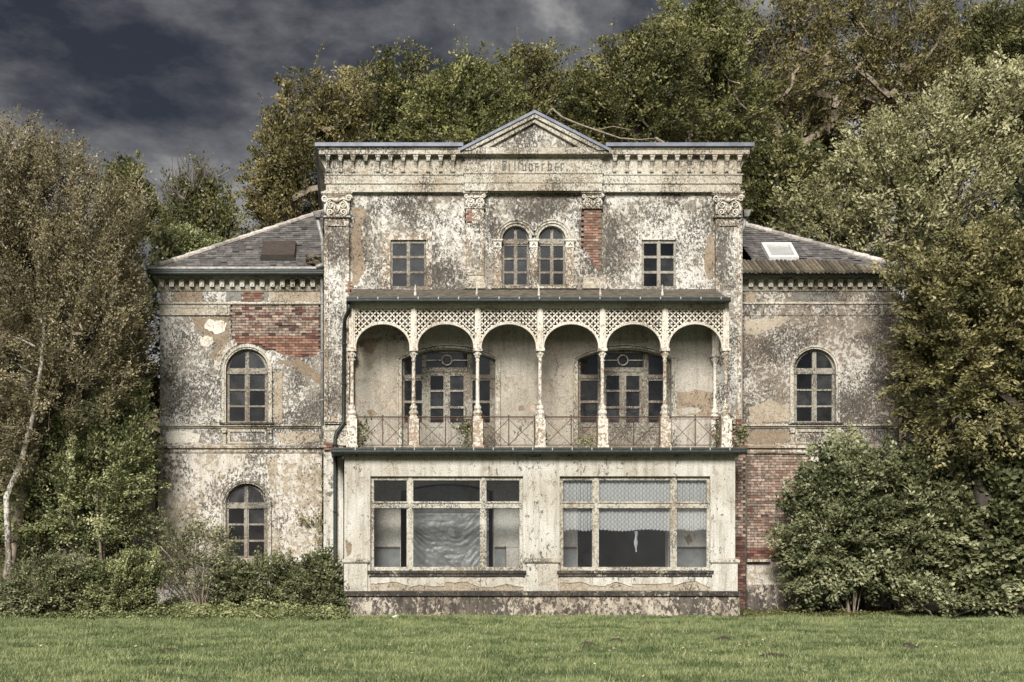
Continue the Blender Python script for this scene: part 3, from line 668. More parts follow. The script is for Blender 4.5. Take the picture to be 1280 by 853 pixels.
# lower-left window
arched_window(308, 26.4, 631, 698, YW + .05, [(636.4, 654.6), (657, 675), (677.4, 695)], st=4.3, mid=5.4, ytr=(2.6, 4.8))
surround(308, 26.6, 631, 698, YW - .05, 2.0, .05); surround(308, 28.7, 631, 698, YW - .05, 2.4, .08)
mm = MB(); mm.plate([uband(X(308, YW), M(34, YW), M(7, YW), Z(700, YW), Z(631, YW))], YW - .066, YW - .051); part(mm, 'worn_archivolt', 'wall_low')
mm = MB(); mm.plate([uband(X(309, YW), M(33.5, YW), M(7, YW), Z(529, YW), Z(463, YW))[:]], YW - .014, YW - .0); 
mm = MB()
ou = []; inn = []
for k in range(12):
    t = math.pi * (.62 + .38 * k / 11); ou.append((X(309, YW) + M(42, YW) * math.cos(t), Z(463, YW) + M(42, YW) * math.sin(t))); inn.append((X(309, YW) + M(34, YW) * math.cos(t), Z(463, YW) + M(34, YW) * math.sin(t)))
mm.plate([ou + inn[::-1]], YW - .022, YW - .001); part(mm, 'worn_archivolt', 'wall_low')
mm = MB(); mm.box(X(263, YW), X(275, YW), YW - .022, YW - .001, Z(528.6, YW), Z(463, YW)); part(mm, 'worn_margin', 'wall_wing')
mm = MB(); mm.box(X(343, YW), X(353, YW), YW - .022, YW - .001, Z(528.6, YW), Z(466, YW)); part(mm, 'worn_margin', 'bare_tan')
mm = MB(); mm.box(X(195, 1.9), X(403, 1.9), 1.86, 1.949, 0, Z(706, 1.9)); mm.box(X(194, 1.9), X(403.5, 1.9), 1.80, 1.949, Z(706, 1.9) + .002, Z(702, 1.9)); part(mm, 'wing_plinth', 'wall_low')
# fascias left of the brick patch, and frieze
mm = MB()
for a, b, p in ((382, 385.4, .045), (385.5, 390, .032), (390.1, 394.5, .05)): mm.box(X(199.4, YW), X(287, YW), YW - p, YW - .001, Z(b, YW), Z(a, YW))
part(mm, 'lower_fascia', 'trim')
# dentils
def dentils(px0, step_, n):
    mm = MB(); c = X(px0, YW); w = M(3.3, YW); mm.hexa([(c - w * .8, YW - .16, Z(359.6, YW)), (c + w * .8, YW - .16, Z(359.6, YW)), (c + w * .8, YW - .05, Z(359.6, YW)), (c - w * .8, YW - .05, Z(359.6, YW)), (c - w, YW - .20, Z(350.8, YW)), (c + w, YW - .20, Z(350.8, YW)), (c + w, YW - .05, Z(350.8, YW)), (c - w, YW - .05, Z(350.8, YW))])
    mm.box(c - w * .35, c + w * .35, YW - .195, YW - .15, Z(357.6, YW), Z(353.6, YW))
    o = part(mm, 'dentil', 'pale_patch')
    for k in range(1, n): dup(o, M(step_, YW) * k)
dentils(202.6, 12.55, 16); dentils(936.8, 12.38, 16)

# ---- bricks
bl_root = rootloc(villa)
def brick_field(poly, Y, bw, bh, mats, as_parts, proud=.018, seed=0, missing=(), lime_to=None):
    """bricks filling polygon (px loop at depth Y)"""
    rnd = random.Random(seed); P = [(X(a, Y), Z(b, Y)) for a, b in poly]
    xs = [p[0] for p in P]; zs = [p[1] for p in P]; x0, x1, z0, z1 = min(xs), max(xs), min(zs), max(zs)
    def inside(x, z):
        c = False; n = len(P)
        for i in range(n):
            xi, zi = P[i]; xj, zj = P[i - 1]
            if (zi > z) != (zj > z) and x < (xj - xi) * (z - zi) / (zj - zi) + xi: c = not c
        return c
    meshes = {}
    def shared(mat, v, L):
        k = (mat, v, L)
        if k not in meshes:
            m_ = MB(); rr = random.Random(hash(v) + 5); l = bw * L / 2 - .006; h = bh / 2 - .006
            j = lambda: rr.uniform(-.003, .003)
            m_.hexa([(-l + j(), 0 + j(), -h + j()), (l + j(), j(), -h + j()), (l, .06, -h), (-l, .06, -h), (-l + j(), j(), h + j()), (l + j(), j(), h + j()), (l, .06, h), (-l, .06, h)])
            me = bpy.data.meshes.new('brick'); me.from_pydata(m_.v, [], m_.f); me.materials.append(MAT[mat]); meshes[k] = me
        return meshes[k]
    stuff = {}; n_parts = 0; row = 0; z = z1 - bh / 2
    while z > z0:
        off = (row % 2) * bw / 2; i = 0; x = x0 + off - bw / 2
        while x < x1 + bw:
            cx = x
            if inside(cx, z) or (inside(cx - bw * .3, z) and inside(cx + bw * .1, z)):
                lp = (z - z0) / (z1 - z0)
                mat = mats[0] if (lime_to is None or lp > lime_to) else mats[1]
                if rnd.random() < .12: mat = mats[2]
                if (row, int((x - x0) / bw)) not in missing and rnd.random() > .006:
                    yy = Y + proud + rnd.uniform(-.008, .008)
                    if as_parts and n_parts < 300:
                        o = bpy.data.objects.new('brick', shared(mat, rnd.randrange(4), 1)); COL.objects.link(o); o.parent = villa
                        o.location = Vector((cx, yy, z)) - bl_root; n_parts += 1
                    else:
                        m_ = stuff.setdefault(mat, MB()); m_.box(cx - bw / 2 + .006, cx + bw / 2 - .006, yy, yy + .06, z - bh / 2 + .006, z + bh / 2 - .006, rnd.random())
            x += bw
        z -= bh; row += 1
    for k, m_ in stuff.items(): part(m_, 'brickwork', k, tint=True, kind='stuff')
polyA = [(287, 377.5), (402, 377.5), (402, 440), (394, 447), (372, 450), (352, 445), (338, 436), (327, 431), (309, 430), (296, 431), (289, 433), (286, 405)]
brick_field(polyA, YW, .190, .0745, ('brick_pale', 'brick', 'brick_dark'), True, .02, 1, {(6, 13), (9, 8), (9, 7), (3, 9), (12, 11)}, .42)
mm = MB(); mm.box(X(284, YW), X(402.4, YW), YW + .055, YW + .34, Z(437, YW) + .2, Z(376, YW)); mm.box(X(345, YW), X(402.4, YW), YW + .055, YW + .34, Z(452, YW), Z(437, YW) + .199); mm.plate([[(X(284, YW), Z(430, YW)), (X(284, YW), Z(440, YW)), (X(290, YW), Z(440, YW)), (X(298, YW), Z(432, YW)), (X(309, YW), Z(430.5, YW)), (X(320, YW), Z(432, YW)), (X(330, YW), Z(437.5, YW)), (X(345, YW), Z(450, YW)), (X(345, YW), Z(425, YW)), (X(284, YW), Z(425, YW))]], YW + .056, YW + .3); part(mm, 'mortar_bed', 'mortar_dark')
# patch in the frieze
mm = MB(); mm.box(X(304, YW), X(327.5, YW), YW - .012, YW - .001, Z(377, YW), Z(363.6, YW)); part(mm, 'mortar_bed', 'mortar')
brick_field([(305, 364), (327, 364), (327, 377), (305, 377)], YW, .19, .0745, ('brick', 'brick', 'brick_dark'), False, -.03, 2)
# right wing, lower storey
mm = MB(); mm.box(X(929, YW), X(1020, YW), YW + .03, YW + .30, Z(703.5, YW), Z(558, YW)); part(mm, 'mortar_bed', 'mortar_dark')
brick_field([(929, 564), (1018, 564), (1018, 700), (929, 703)], YW, .205, .079, ('brick_pale', 'brick_dark', 'brick'), False, -.005, 3, (), .12)
brick_field([(919.5, 569), (932, 569), (932, 756), (919.5, 756)], 1.26, .145, .079, ('brick_pale', 'brick_dark', 'brick'), False, .03, 4, (), .45)
brick_field([(730, 262), (752, 262), (752, 348), (741, 330), (730, 312)], 1.31, .165, .0745, ('brick', 'brick', 'brick_pale'), False, .012, 5)
mm = MB(); mm.plate([rough_loop(PL([(729.5, 347), (729.5, 309), (735, 318), (741, 329), (748, 339), (752.5, 347)][::-1], 1.31), .015, .12, 5)], 1.30, 1.36); part(mm, 'plaster_remnant', 'wall_upper')
mm = MB(); mm.box(X(583.5, 1.31), X(591.5, 1.31), 1.298, 1.30, Z(279, 1.31), Z(263, 1.31)); part(mm, 'mortar_bed', 'mortar')
brick_field([(583.5, 263), (592, 263), (592, 279), (583.5, 279)], 1.31, .15, .0745, ('brick', 'brick', 'brick_dark'), False, -.03, 6)
brick_field([(404.5, 553), (419, 553), (419, 562), (404.5, 562)], 1.2, .17, .0745, ('brick', 'brick_dark', 'brick_pale'), False, -.03, 7)
brick_field([(434.5, 352), (440, 352), (440, 370), (434.5, 370)], 1.26, .14, .0745, ('brick', 'brick_dark', 'brick_pale'), False, -.03, 8)
brick_field([(918, 527), (930, 524), (933, 560), (912, 560)], 1.2, .17, .0745, ('brick_dark', 'brick', 'brick_pale'), False, -.03, 9)

# ---- plaster patches with outlines of their own
def patch(pts, Y, mat, amp=.03, th=.006, seed=0, cut=None):
    lp = PL(pts, Y)
    ar = sum(lp[k][0] * lp[(k + 1) % len(lp)][1] - lp[(k + 1) % len(lp)][0] * lp[k][1] for k in range(len(lp)))
    if ar < 0: lp = lp[::-1]
    m_ = MB(); m_.plate([rough_loop(lp, amp * 1.7, .045, seed)], Y - th, Y - .0005); return part(m_, 'plaster_patch', mat)
patch([(236, 396), (286, 396), (286, 430), (276, 436), (268, 452), (262, 445), (270, 430), (258, 420), (247, 412)], YW, 'bare_brown', .04, .004, 1)
patch([(257, 408), (262, 399), (268, 403), (278, 399), (285, 404), (281, 414), (270, 418), (262, 413)], YW, 'pale_patch', .03, .012, 2)
patch([(249, 424), (256, 419), (266, 421), (267, 428), (260, 434), (251, 432)], YW, 'pale_patch', .02, .012, 3)
patch([(345, 452), (372, 450), (388, 458), (401, 470), (401, 482), (385, 470), (366, 458)], YW, 'bare_brown', .03, .004, 4)
patch([(218, 365), (254, 365), (252, 376.5), (216, 376.5)], YW, 'bare_brown', .02, .004, 5)
patch([(283, 365), (303, 365), (303, 376.5), (283, 376.5)], YW, 'grey_patch', .008, .006, 6)
patch([(328, 365), (335, 365), (335, 376.5), (328, 376.5)], YW, 'grey_patch', .008, .006, 7)
patch([(336, 365), (400, 365), (400, 376.5), (336, 376.5)], YW, 'bare_tan', .008, .004, 8)
patch([(206, 540), (238, 539), (250, 544), (248, 553), (210, 554)], YW, 'pale_patch', .02, .006, 9)
patch([(344, 541), (385, 539), (399, 542), (398, 552), (360, 554), (345, 552)], YW, 'bare_tan', .03, .004, 10)
patch([(333, 572), (345, 570), (348, 585), (343, 602), (346, 618), (338, 608), (334, 590)], 1.95, 'bare_tan', .04, .004, 11)
patch([(930, 398), (985, 398), (975, 408), (950, 416), (934, 420)], YW, 'bare_tan', .04, .004, 12)
patch([(991, 365), (1042, 365), (1042, 376.5), (1008, 376.5), (991, 376)], YW, 'grey_patch', .01, .005, 13)
patch([(932, 366), (945, 366), (942, 377), (932, 377)], YW, 'bare_brown', .02, .005, 14)
patch([(935, 510), (960, 500), (985, 508), (988, 526), (960, 527), (936, 527)], YW, 'bare_tan', .04, .004, 15)
patch([(932, 541), (980, 539), (988, 543), (984, 553), (935, 554)], YW, 'bare_brown', .02, .004, 16)
patch([(449, 428), (456, 424), (465, 423), (470, 424), (479, 420), (476, 426), (470, 429), (469, 437), (464, 443), (457, 441), (455, 433), (450, 436)], YM, 'bare_brown', .02, .004, 17)
patch([(845, 492), (868, 487), (891, 491), (893, 520), (880, 520), (863, 518), (848, 521), (843, 508)], YM, 'bare_brown', .03, .004, 18)
patch([(846, 512), (862, 509), (878, 513), (868, 517), (850, 520)], YM, 'wall_inner', .02, .008, 19)
patch([(458, 513), (466, 512), (472, 518), (462, 521)], YM, 'bare_brown', .015, .004, 20)
patch([(648, 507), (655, 507), (655, 513.5), (648, 513.5)], YM, 'bare_brown', .003, .004, 21)
patch([(431.5, 672), (440, 681), (440, 692), (433, 698)], YB - .001, 'bare_brown', .015, .003, 22)
patch([(752, 258), (757, 258), (757, 360), (752, 360)], YM, 'trim', .004, .01, 23)
patch([(883, 300), (890, 290), (893, 300), (893, 345), (885, 350), (880, 330)], YM, 'bare_brown', .03, .004, 24)
patch([(440, 262), (458, 262), (452, 300), (456, 330), (448, 356), (440, 356)], YM, 'bare_brown', .05, .004, 25)

# ---- roofs of the wings
tanA = (12.44 - 9.74) / 4.81
def wing_roof(px_out, px_in, sgn):
    ye = YW - .35; xo = X(px_out, ye); xi = X(px_in, ye + 2); ze = Z(338.5, ye)
    d = abs(xi - xo); ap_ = (xi, ye + d, ze + tanA * d); yb = ye + 2 * d
    m_ = MB(); A = (xo, ye, ze); B = (xi, ye, ze); Cc = (xo, yb, ze); D = (xi, yb, ze)
    if sgn < 0: m_.face([A, B, ap_]); m_.face([A, ap_, Cc]); m_.face([Cc, ap_, D])
    else: m_.face([B, A, ap_]); m_.face([A, Cc, ap_]); m_.face([Cc, D, ap_])
    m_.box(min(xo, xi), max(xo, xi), ye, yb, ze - .05, ze - .01)
    roof = part(m_, 'roof', 'slate')
    # slates in courses on the front slope (and on the outer slope)
    ca = 1 / math.sqrt(1 + tanA ** 2); sa = tanA * ca; rnd = random.Random(12 + sgn)
    for side in (0, 1):
        s_ = MB(); L = d / ca; ch = .20; k = 0; s0 = .0
        while s0 < L - .1:
            u0 = s0 * ca      # plan distance from eave
            span0, span1 = (u0 + ch * ca * .5, d) if side == 0 else (u0 + ch * ca * .5, 2 * d - u0 - ch * ca * .5)
            x = span0 + (k % 2) * .1
            while x < span1 - .02:
                w = min(rnd.uniform(.17, .23), span1 - x); lift = rnd.uniform(.012, .03) + (.02 if rnd.random() < .05 else 0); sag = rnd.uniform(-.012, .012) * (3 if s0 < .7 else 1)
                if rnd.random() > .012:
                    def pt(xx, ss, h):
                        u, v = ss * ca, xx
                        if side == 0: p = (xo - sgn * v, ye + u - h * sa, ze + ss * sa + h * ca)
                        else: p = (xo - sgn * (u - h * sa), ye + v, ze + ss * sa + h * ca)
                        return p
                    a, b = x + .004, x + w - .004
                    q = [pt(a, s0 + sag, lift - .008), pt(b, s0 + sag, lift - .008), pt(b, s0 + ch * 1.2, .001), pt(a, s0 + ch * 1.2, .001), pt(a, s0 + sag, lift + .008), pt(b, s0 + sag, lift + .008), pt(b, s0 + ch * 1.2, .008), pt(a, s0 + ch * 1.2, .008)]
                    s_.hexa(q, rnd.random())
                x += w
            s0 += ch; k += 1
        s_.build('slates', 'slate' , roof, tint=True, kind='stuff')
    # hip tiles
    n = 13; a = Vector(A) + Vector((-sgn * .30, .30, tanA * .30 + .03)); b = Vector(ap_) + Vector((0, 0, .03))
    for k in range(n):
        p = a.lerp(b, k / n); q = a.lerp(b, (k + 1.04) / n); t_ = MB()
        t_.tube([p + Vector((0, 0, .012)), q], [.088, .074], 8, tint=rnd.random()); t_.build('hip_tile', 'ridge', roof, smooth=False, tint=True)
    return roof, xo, xi, ye, ze, ap_
rl = wing_roof(183.5, 403, -1); rr = wing_roof(1140, 927, 1)
def on_slope(px, py, ye, ze):
    y = (ze - tanA * ye - CAMZ - (HY - py) * CAMD / F) / ((HY - py) / F - tanA); return Vector((X(px, y), y, Z(py, y)))
nrm = Vector((0, -tanA, 1)).normalized()
# brown hatch on the left roof, glazed skylight on the right
def slope_quad(pxs, r): return [on_slope(a, b, r[3], r[4]) for a, b in pxs]
q = slope_quad([(326, 325), (368, 325), (370, 307.5), (329, 307.5)], rl)
m_ = MB(); m_.hexa([p + nrm * .02 for p in q] + [p + nrm * .16 for p in q]); hq = m_.build('roof_hatch', 'hatch', rl[0])
q2 = slope_quad([(325, 327), (369.5, 327), (371, 306), (328.5, 306)], rl)
m_ = MB(); m_.hexa([p + nrm * .0 for p in q2] + [p + nrm * .05 for p in q2]); m_.build('hatch_flashing', 'gutter', rl[0])
q = slope_quad([(961, 327), (998, 327), (988, 308.5), (951, 308.5)], rr)
def inset(q, f):
    c = sum(q, Vector()) / 4; return [p + (c - p).normalized() * f for p in q]
m_ = MB(); qi = inset(q, .17)
for k in range(4):
    a, b, c, d_ = q[k], q[(k + 1) % 4], qi[(k + 1) % 4], qi[k]
    m_.hexa([p + nrm * .01 for p in (a, b, c, d_)] + [p + nrm * .13 for p in (a, b, c, d_)])
sk = m_.build('skylight', 'white_frame', rr[0])
m_ = MB(); m_.hexa([p + nrm * .03 for p in inset(q, .16)] + [p + nrm * .08 for p in inset(q, .16)]); m_.build('skylight_pane', 'skyglass', rr[0])
# tile course along the right eave
q0 = on_slope(929, 342, rr[3], rr[4]); q1 = on_slope(929, 328.5, rr[3], rr[4])
rnd = random.Random(5); m_ = MB(); xx = q0.x; L0 = (q1 - q0).length
xend = X(1108, q0.y)
while xx < xend:
    e = 0.03; f = min(1.0, max(.3, (xend - xx) / 1.2)); a = Vector((xx, q0.y, q0.z)) + nrm * (.05 + rnd.uniform(-.01, .015)); b = a + (Vector((xx, q1.y, q1.z)) - Vector((xx, q0.y, q0.z))) * f
    m_.tube([a, b], [.06, .05], 5, tint=rnd.random()); xx += .118
m_.build('pantile_course', 'tile', rr[0], tint=True, kind='stuff')
# rubble heap of fallen slates in the valley on the left roof
m_ = MB()
for k in range(46):
    p = on_slope(rnd.uniform(386, 403), rnd.uniform(321, 334), rl[3], rl[4]) + nrm * rnd.uniform(.03, .1); a = rnd.uniform(0, 3.14); s = rnd.uniform(.05, .11)
    u = Vector((math.cos(a), math.sin(a) * .8, rnd.uniform(-.2, .6))) * s; v = Vector((-math.sin(a), math.cos(a) * .8, rnd.uniform(0, .5))) * s
    m_.hexa([p - u - v, p + u - v, p + u + v, p - u + v] + [w + nrm * .02 for w in (p - u - v, p + u - v, p + u + v, p - u + v)], rnd.random())
m_.build('broken_slates', 'tile', rl[0], tint=True, kind='stuff')

# ---- gutters
def gutter(pxa, pxb, py, Y, r=.08, mat='gutter', ret=None, clips=None, cl_off=0):
    a, b, z = X(pxa, Y), X(pxb, Y), Z(py, Y); m_ = MB()
    m_.tube([(a, Y, z), (b, Y, z)], r, 12); m_.box(a, b, Y - r, Y + r, z + r * .6, z + r + .01)
    if ret:
        m_.box(a - .001, a + .10, Y, ret, z - r * .6, z + r + .009); m_.box(b - .10, b + .001, Y, ret, z - r * .6, z + r + .009)
    g = part(m_, 'gutter', mat)
    if clips:
        m_ = MB(); m_.box(X(clips[0], Y) - .012, X(clips[0], Y) + .012, Y - r - .015, Y + .02, z + r * .3, z + r + .022); c = m_.build('gutter_clip', 'clip', g); px = clips[0] + clips[1]
        while px < pxb - 2: dup(c, X(px, Y) - X(clips[0], Y)); px += clips[1]
    return g
gutter(183, 404, 341.5, YW - .42, .075, ret=YW + 4)
gutter(927, 1141, 343, YW - .42, .075, ret=YW + 4)
gutter(433, 913, 375.5, -.30, .062, clips=(447, 25.2), ret=YM)
gutter(414, 933, 564.3, -.30, .075, clips=(444, 24.6), ret=YM)
m_ = MB(); m_.box(X(183.5, YW - .4), X(404, YW - .4), YW - .36, YW - .26, Z(339, YW), Z(336.6, YW)); part(m_, 'eaves_flashing', 'zinc_pipe')

# ---- downpipes
def pipe(pts, r, mat, name='downpipe', clips=()):
    m_ = MB(); m_.tube([(X(a, y), y, Z(b, y)) for a, b, y in pts], r, 8); o = part(m_, name, mat, smooth=True)
    for a, b, y in clips: c = MB(); c.tube([(X(a, y), y, Z(b - .8, y)), (X(a, y), y, Z(b + .8, y))], r * 1.35, 8); c.build('pipe_collar', mat, o)
pipe([(401.8, 345, 1.7), (402.3, 356, 1.85), (402.6, 372, 1.85), (402.8, 556, 1.85)], .045, 'zinc_pipe', clips=[(402.5, 380, 1.85), (402.6, 440, 1.85), (402.8, 500, 1.85)])
pipe([(436, 377, -.2), (435.8, 389, -.2), (431, 399, .9), (430.2, 410, 1.18), (429.6, 520, 1.18), (429, 530, 1.18), (420.5, 541, 1.18), (419, 549, 1.18), (419, 700, 1.15), (419, 760, 1.15)], .055, 'gutter', clips=[(430, 430, 1.18), (429.8, 480, 1.18), (419, 556, 1.17), (419, 572, 1.15), (419, 640, 1.15)])
pipe([(396.5, 272, 1.9), (400.5, 290, 1.9), (403, 300, 1.9), (404, 333, 1.9)], .06, 'zinc_pipe', clips=[(403.2, 306, 1.9)])
m_ = MB(); m_.hexa([(X(394, 1.9), 1.75, Z(273, 1.9)), (X(400, 1.9), 1.75, Z(273, 1.9)), (X(400, 1.9), 2.0, Z(273, 1.9)), (X(394, 1.9), 2.0, Z(273, 1.9)), (X(391.5, 1.9), 1.7, Z(266, 1.9)), (X(402, 1.9), 1.7, Z(266, 1.9)), (X(402, 1.9), 2.05, Z(266, 1.9)), (X(391.5, 1.9), 2.05, Z(266, 1.9))]); part(m_, 'hopper', 'zinc_pipe')
m_ = MB(); m_.hexa([(X(929, 1.9), 1.75, Z(272, 1.9)), (X(934, 1.9), 1.75, Z(272, 1.9)), (X(934, 1.9), 2.0, Z(272, 1.9)), (X(929, 1.9), 2.0, Z(272, 1.9)), (X(927.5, 1.9), 1.7, Z(264, 1.9)), (X(937, 1.9), 1.7, Z(264, 1.9)), (X(937, 1.9), 2.05, Z(264, 1.9)), (X(927.5, 1.9), 2.05, Z(264, 1.9))]); part(m_, 'hopper', 'zinc_pipe')
pipe([(931, 272, 1.9), (930, 282, 1.9), (928, 290, 1.85)], .05, 'zinc_pipe')
pipe([(932.5, 571, 1.9), (932.3, 640, 1.9), (931.5, 758, 1.9)], .035, 'bark', clips=[(932.5, 600, 1.9), (932, 660, 1.9)])
pipe([(395, 334, 1.5), (404, 331, 1.5)], .06, 'zinc_pipe', 'gutter_outlet')

# ---- glazed bay
xb0, xb1 = X(430.5, YB), X(919, YB); zbt = Z(569, YB); zs = Z(713.5, YB)
wins = [(463, 654), (699.5, 888)]
m_ = MB(); m_.plate([rect(xb0, xb1, Z(739, YB), zbt)] + [rect(X(a, YB), X(b, YB), zs, Z(595.5, YB)) for a, b in wins], YB, YB + .3); part(m_, 'bay_wall', 'wall_bay')
m_ = MB(); m_.box(xb0, xb0 + .3, YB + .301, YM - .001, 0, zbt); m_.box(xb1 - .3, xb1, YB + .301, YM - .001, 0, zbt); part(m_, 'bay_side_wall', 'wall_bay')
m_ = MB(); m_.box(xb0 + .301, xb1 - .301, YB + .301, YM - .002, .42, .6); part(m_, 'bay_floor', 'floor')
m_ = MB(); m_.box(X(433, -.1), X(924.5, -.1), YB - .12, YB + .298, 0, Z(745, -.1)); part(m_, 'bay_plinth', 'plinth')
m_ = MB(); m_.box(X(432, -.1), X(925, -.1), YB - .19, YB + .1, Z(745, -.1) + .001, Z(739.2, -.1)); 
part(m_, 'plinth_ledge', 'ledge')
for a, b in ((430, 459), (658, 697.5), (889.5, 921.5)):
    m_ = MB(); m_.box(X(a, YB), X(b, YB), YB - .05, YB - .001, Z(739, YB), Z(704.5, YB)); o = part(m_, 'bay_pier_base', 'wall_bay')
    m_ = MB(); m_.ring(X(a, YB), X(b, YB), YB - .05, YB + .25, [(0, Z(704.6, YB)), (.03, Z(704, YB)), (.05, Z(702.6, YB)), (.05, Z(700, YB)), (-.06, Z(698, YB))]); m_.build('pier_moulding', 'trim', o)
for i, (a, b) in enumerate(wins):
    m_ = MB(); m_.box(X(a - 3.5, YB), X(b + 3, YB), YB - .10, YB + .06, Z(717, YB), zs); m_.box(X(a - 2, YB), X(b + 1.5, YB), YB - .065, YB - .001, Z(720.6, YB), Z(717.1, YB)); part(m_, 'window_sill', 'ledge')
    # cracked panels under the sill
    rnd = random.Random(30 + i); n = 4; xs = [a + (b - a) * k / n + (rnd.uniform(-6, 6) if 0 < k < n else 0) for k in range(n + 1)]
    for k in range(n):
        top = [(xs[k] + .5, 722), (xs[k + 1] - .5, 722)]
        jag = [(xs[k + 1] - .5, 731 + rnd.uniform(-3, 4)), ((xs[k] * .4 + xs[k + 1] * .6), 728 + rnd.uniform(-2, 5)), (xs[k] * .7 + xs[k + 1] * .3, 731 + rnd.uniform(-3, 4)), (xs[k] + .5, 730 + rnd.uniform(-3, 4))]
        lp = PL((top + jag)[::-1], YB); m_ = MB(); m_.plate([rough_loop(lp, .02, .07, k + 10 * i)], YB - .035, YB - .001); part(m_, 'apron_slab', 'wall_bay')
    m_ = MB(); m_.box(X(a, YB), X(b, YB), YB - .012, YB - .002, Z(738.5, YB), Z(722, YB)); part(m_, 'apron_backing', 'bare_tan')
    # window: three lights with transom
    Y = YB + .10; ml = (512.5, 604) if i == 0 else (744.5, 842); cols = [(a + 4.5, ml[0] - 4), (ml[0] + 4, ml[1] - 4), (ml[1] + 4, b - 4.5)]
    panes = []
    for c0, c1 in cols:
        panes.append(rect(X(c0, Y), X(c1, Y), Z(627, Y), Z(600.5, Y))); panes.append(rect(X(c0, Y), X(c1, Y), Z(709, Y), Z(636, Y)))
    raised = [(X(m - 2.1, Y), X(m + 2.1, Y), Z(713, Y), Z(596, Y)) for m in ml]
    raised += [(X(c0 - 2, Y), X(c1 + 2, Y), Z(635.4, Y), Z(632.6, Y)) for c0, c1 in cols] + [(X(c0 - 2, Y), X(c1 + 2, Y), Z(629.2, Y), Z(627.2, Y)) for c0, c1 in cols]
    frame_window('bay_window', None, rect(X(a, Y), X(b, Y), Z(713.3, Y), Z(596, Y)), panes, Y, 'wood_pale', .09, 'glass_clear', raised)
# dado and skirting inside the bay, on the old front wall
m_ = MB()
for a, b in ((440, 500), (618, 721), (836, 910)): m_.box(X(a, YM), X(b, YM), YM - .03, YM - .001, Z(686.4, YM), Z(683.6, YM))
part(m_, 'dado_rail', 'hatch')
m_ = MB()
for a, b in ((440, 500), (618, 721), (836, 910)): m_.box(X(a, YM), X(b, YM), YM - .014, YM - .002, .6, Z(686.6, YM))
part(m_, 'dado', 'sheet')
m_ = MB(); m_.plate([rough_loop(PL([(855, 672), (862, 668), (866, 676), (860, 683)][::-1], YM), .02, .06, 2)], YM - .006, YM - .001); part(m_, 'damp_stain', 'bare_brown')

# ---- balcony slab and veranda roof
m_ = MB(); m_.box(X(417, -.2), X(930.5, -.2), -.22, YM - .002, Z(567.5, 0), Z(560, 0)); part(m_, 'balcony_slab', 'felt')
m_ = MB(); m_.box(X(427, -.1), X(923, -.1), -.12, YM - .003, Z(571.5, 0), Z(567.6, 0)); part(m_, 'slab_moulding', 'trim')
zf = Z(376, -.25); zb_ = Z(361.5, YM)
m_ = MB(); a0, a1, c0, c1 = X(434, -.25), X(912.5, -.25), X(441, YM), X(893, YM)
m_.hexa([(a0, -.27, zf - .02), (a1, -.27, zf - .02), (c1, YM - .001, zb_ - .05), (c0, YM - .001, zb_ - .05), (a0, -.27, zf + .035), (a1, -.27, zf + .035), (c1, YM - .001, zb_), (c0, YM - .001, zb_)]); 
vr = part(m_, 'veranda_roof', 'felt')
m_ = MB(); m_.plate([rough_loop(PL([(445, 368), (600, 365), (760, 366), (900, 369), (905, 362), (445, 362)], YM), .02, .2, 4)], YM - .03, YM - .002); part(m_, 'roof_flashing', 'hatch')
for px in (519, 596, 673.5, 750.5, 828): 
    m_ = MB(); Y = .35; zz = Z(372, -.1); m_.tube([(X(px, Y), Y, zz), (X(px, Y), Y, zz + .22)], .035, 6); m_.tube([(X(px, Y), Y, zz + .2), (X(px, Y), Y, zz + .42)], .02, 5); m_.build('roof_spike', 'iron_paint', vr)
YC = .03
m_ = MB(); m_.box(X(437, YC), X(910.5, YC), YC - .07, YC + .07, Z(385.6, YC), Z(380.6, YC)); m_.box(X(437, YC), X(910.5, YC), YC - .10, YC + .1, Z(380.5, YC), Z(378.4, YC)); vb = part(m_, 'veranda_beam', 'iron_pale')
m_ = MB(); px = 441
while px < 908: m_.box(X(px, YC), X(px + 2.1, YC), YC - .12, YC - .101, Z(382.4, YC), Z(378.6, YC)); px += 4.1
m_.build('bead_row', 'iron_pale', vb, kind='stuff')
for px in (440.5, 906): m_ = MB(); m_.box(X(px - 3, YC), X(px + 3, YC), YC + .101, YM - .003, Z(385.6, YC), Z(378.6, YC)); part(m_, 'veranda_beam', 'iron_pale')

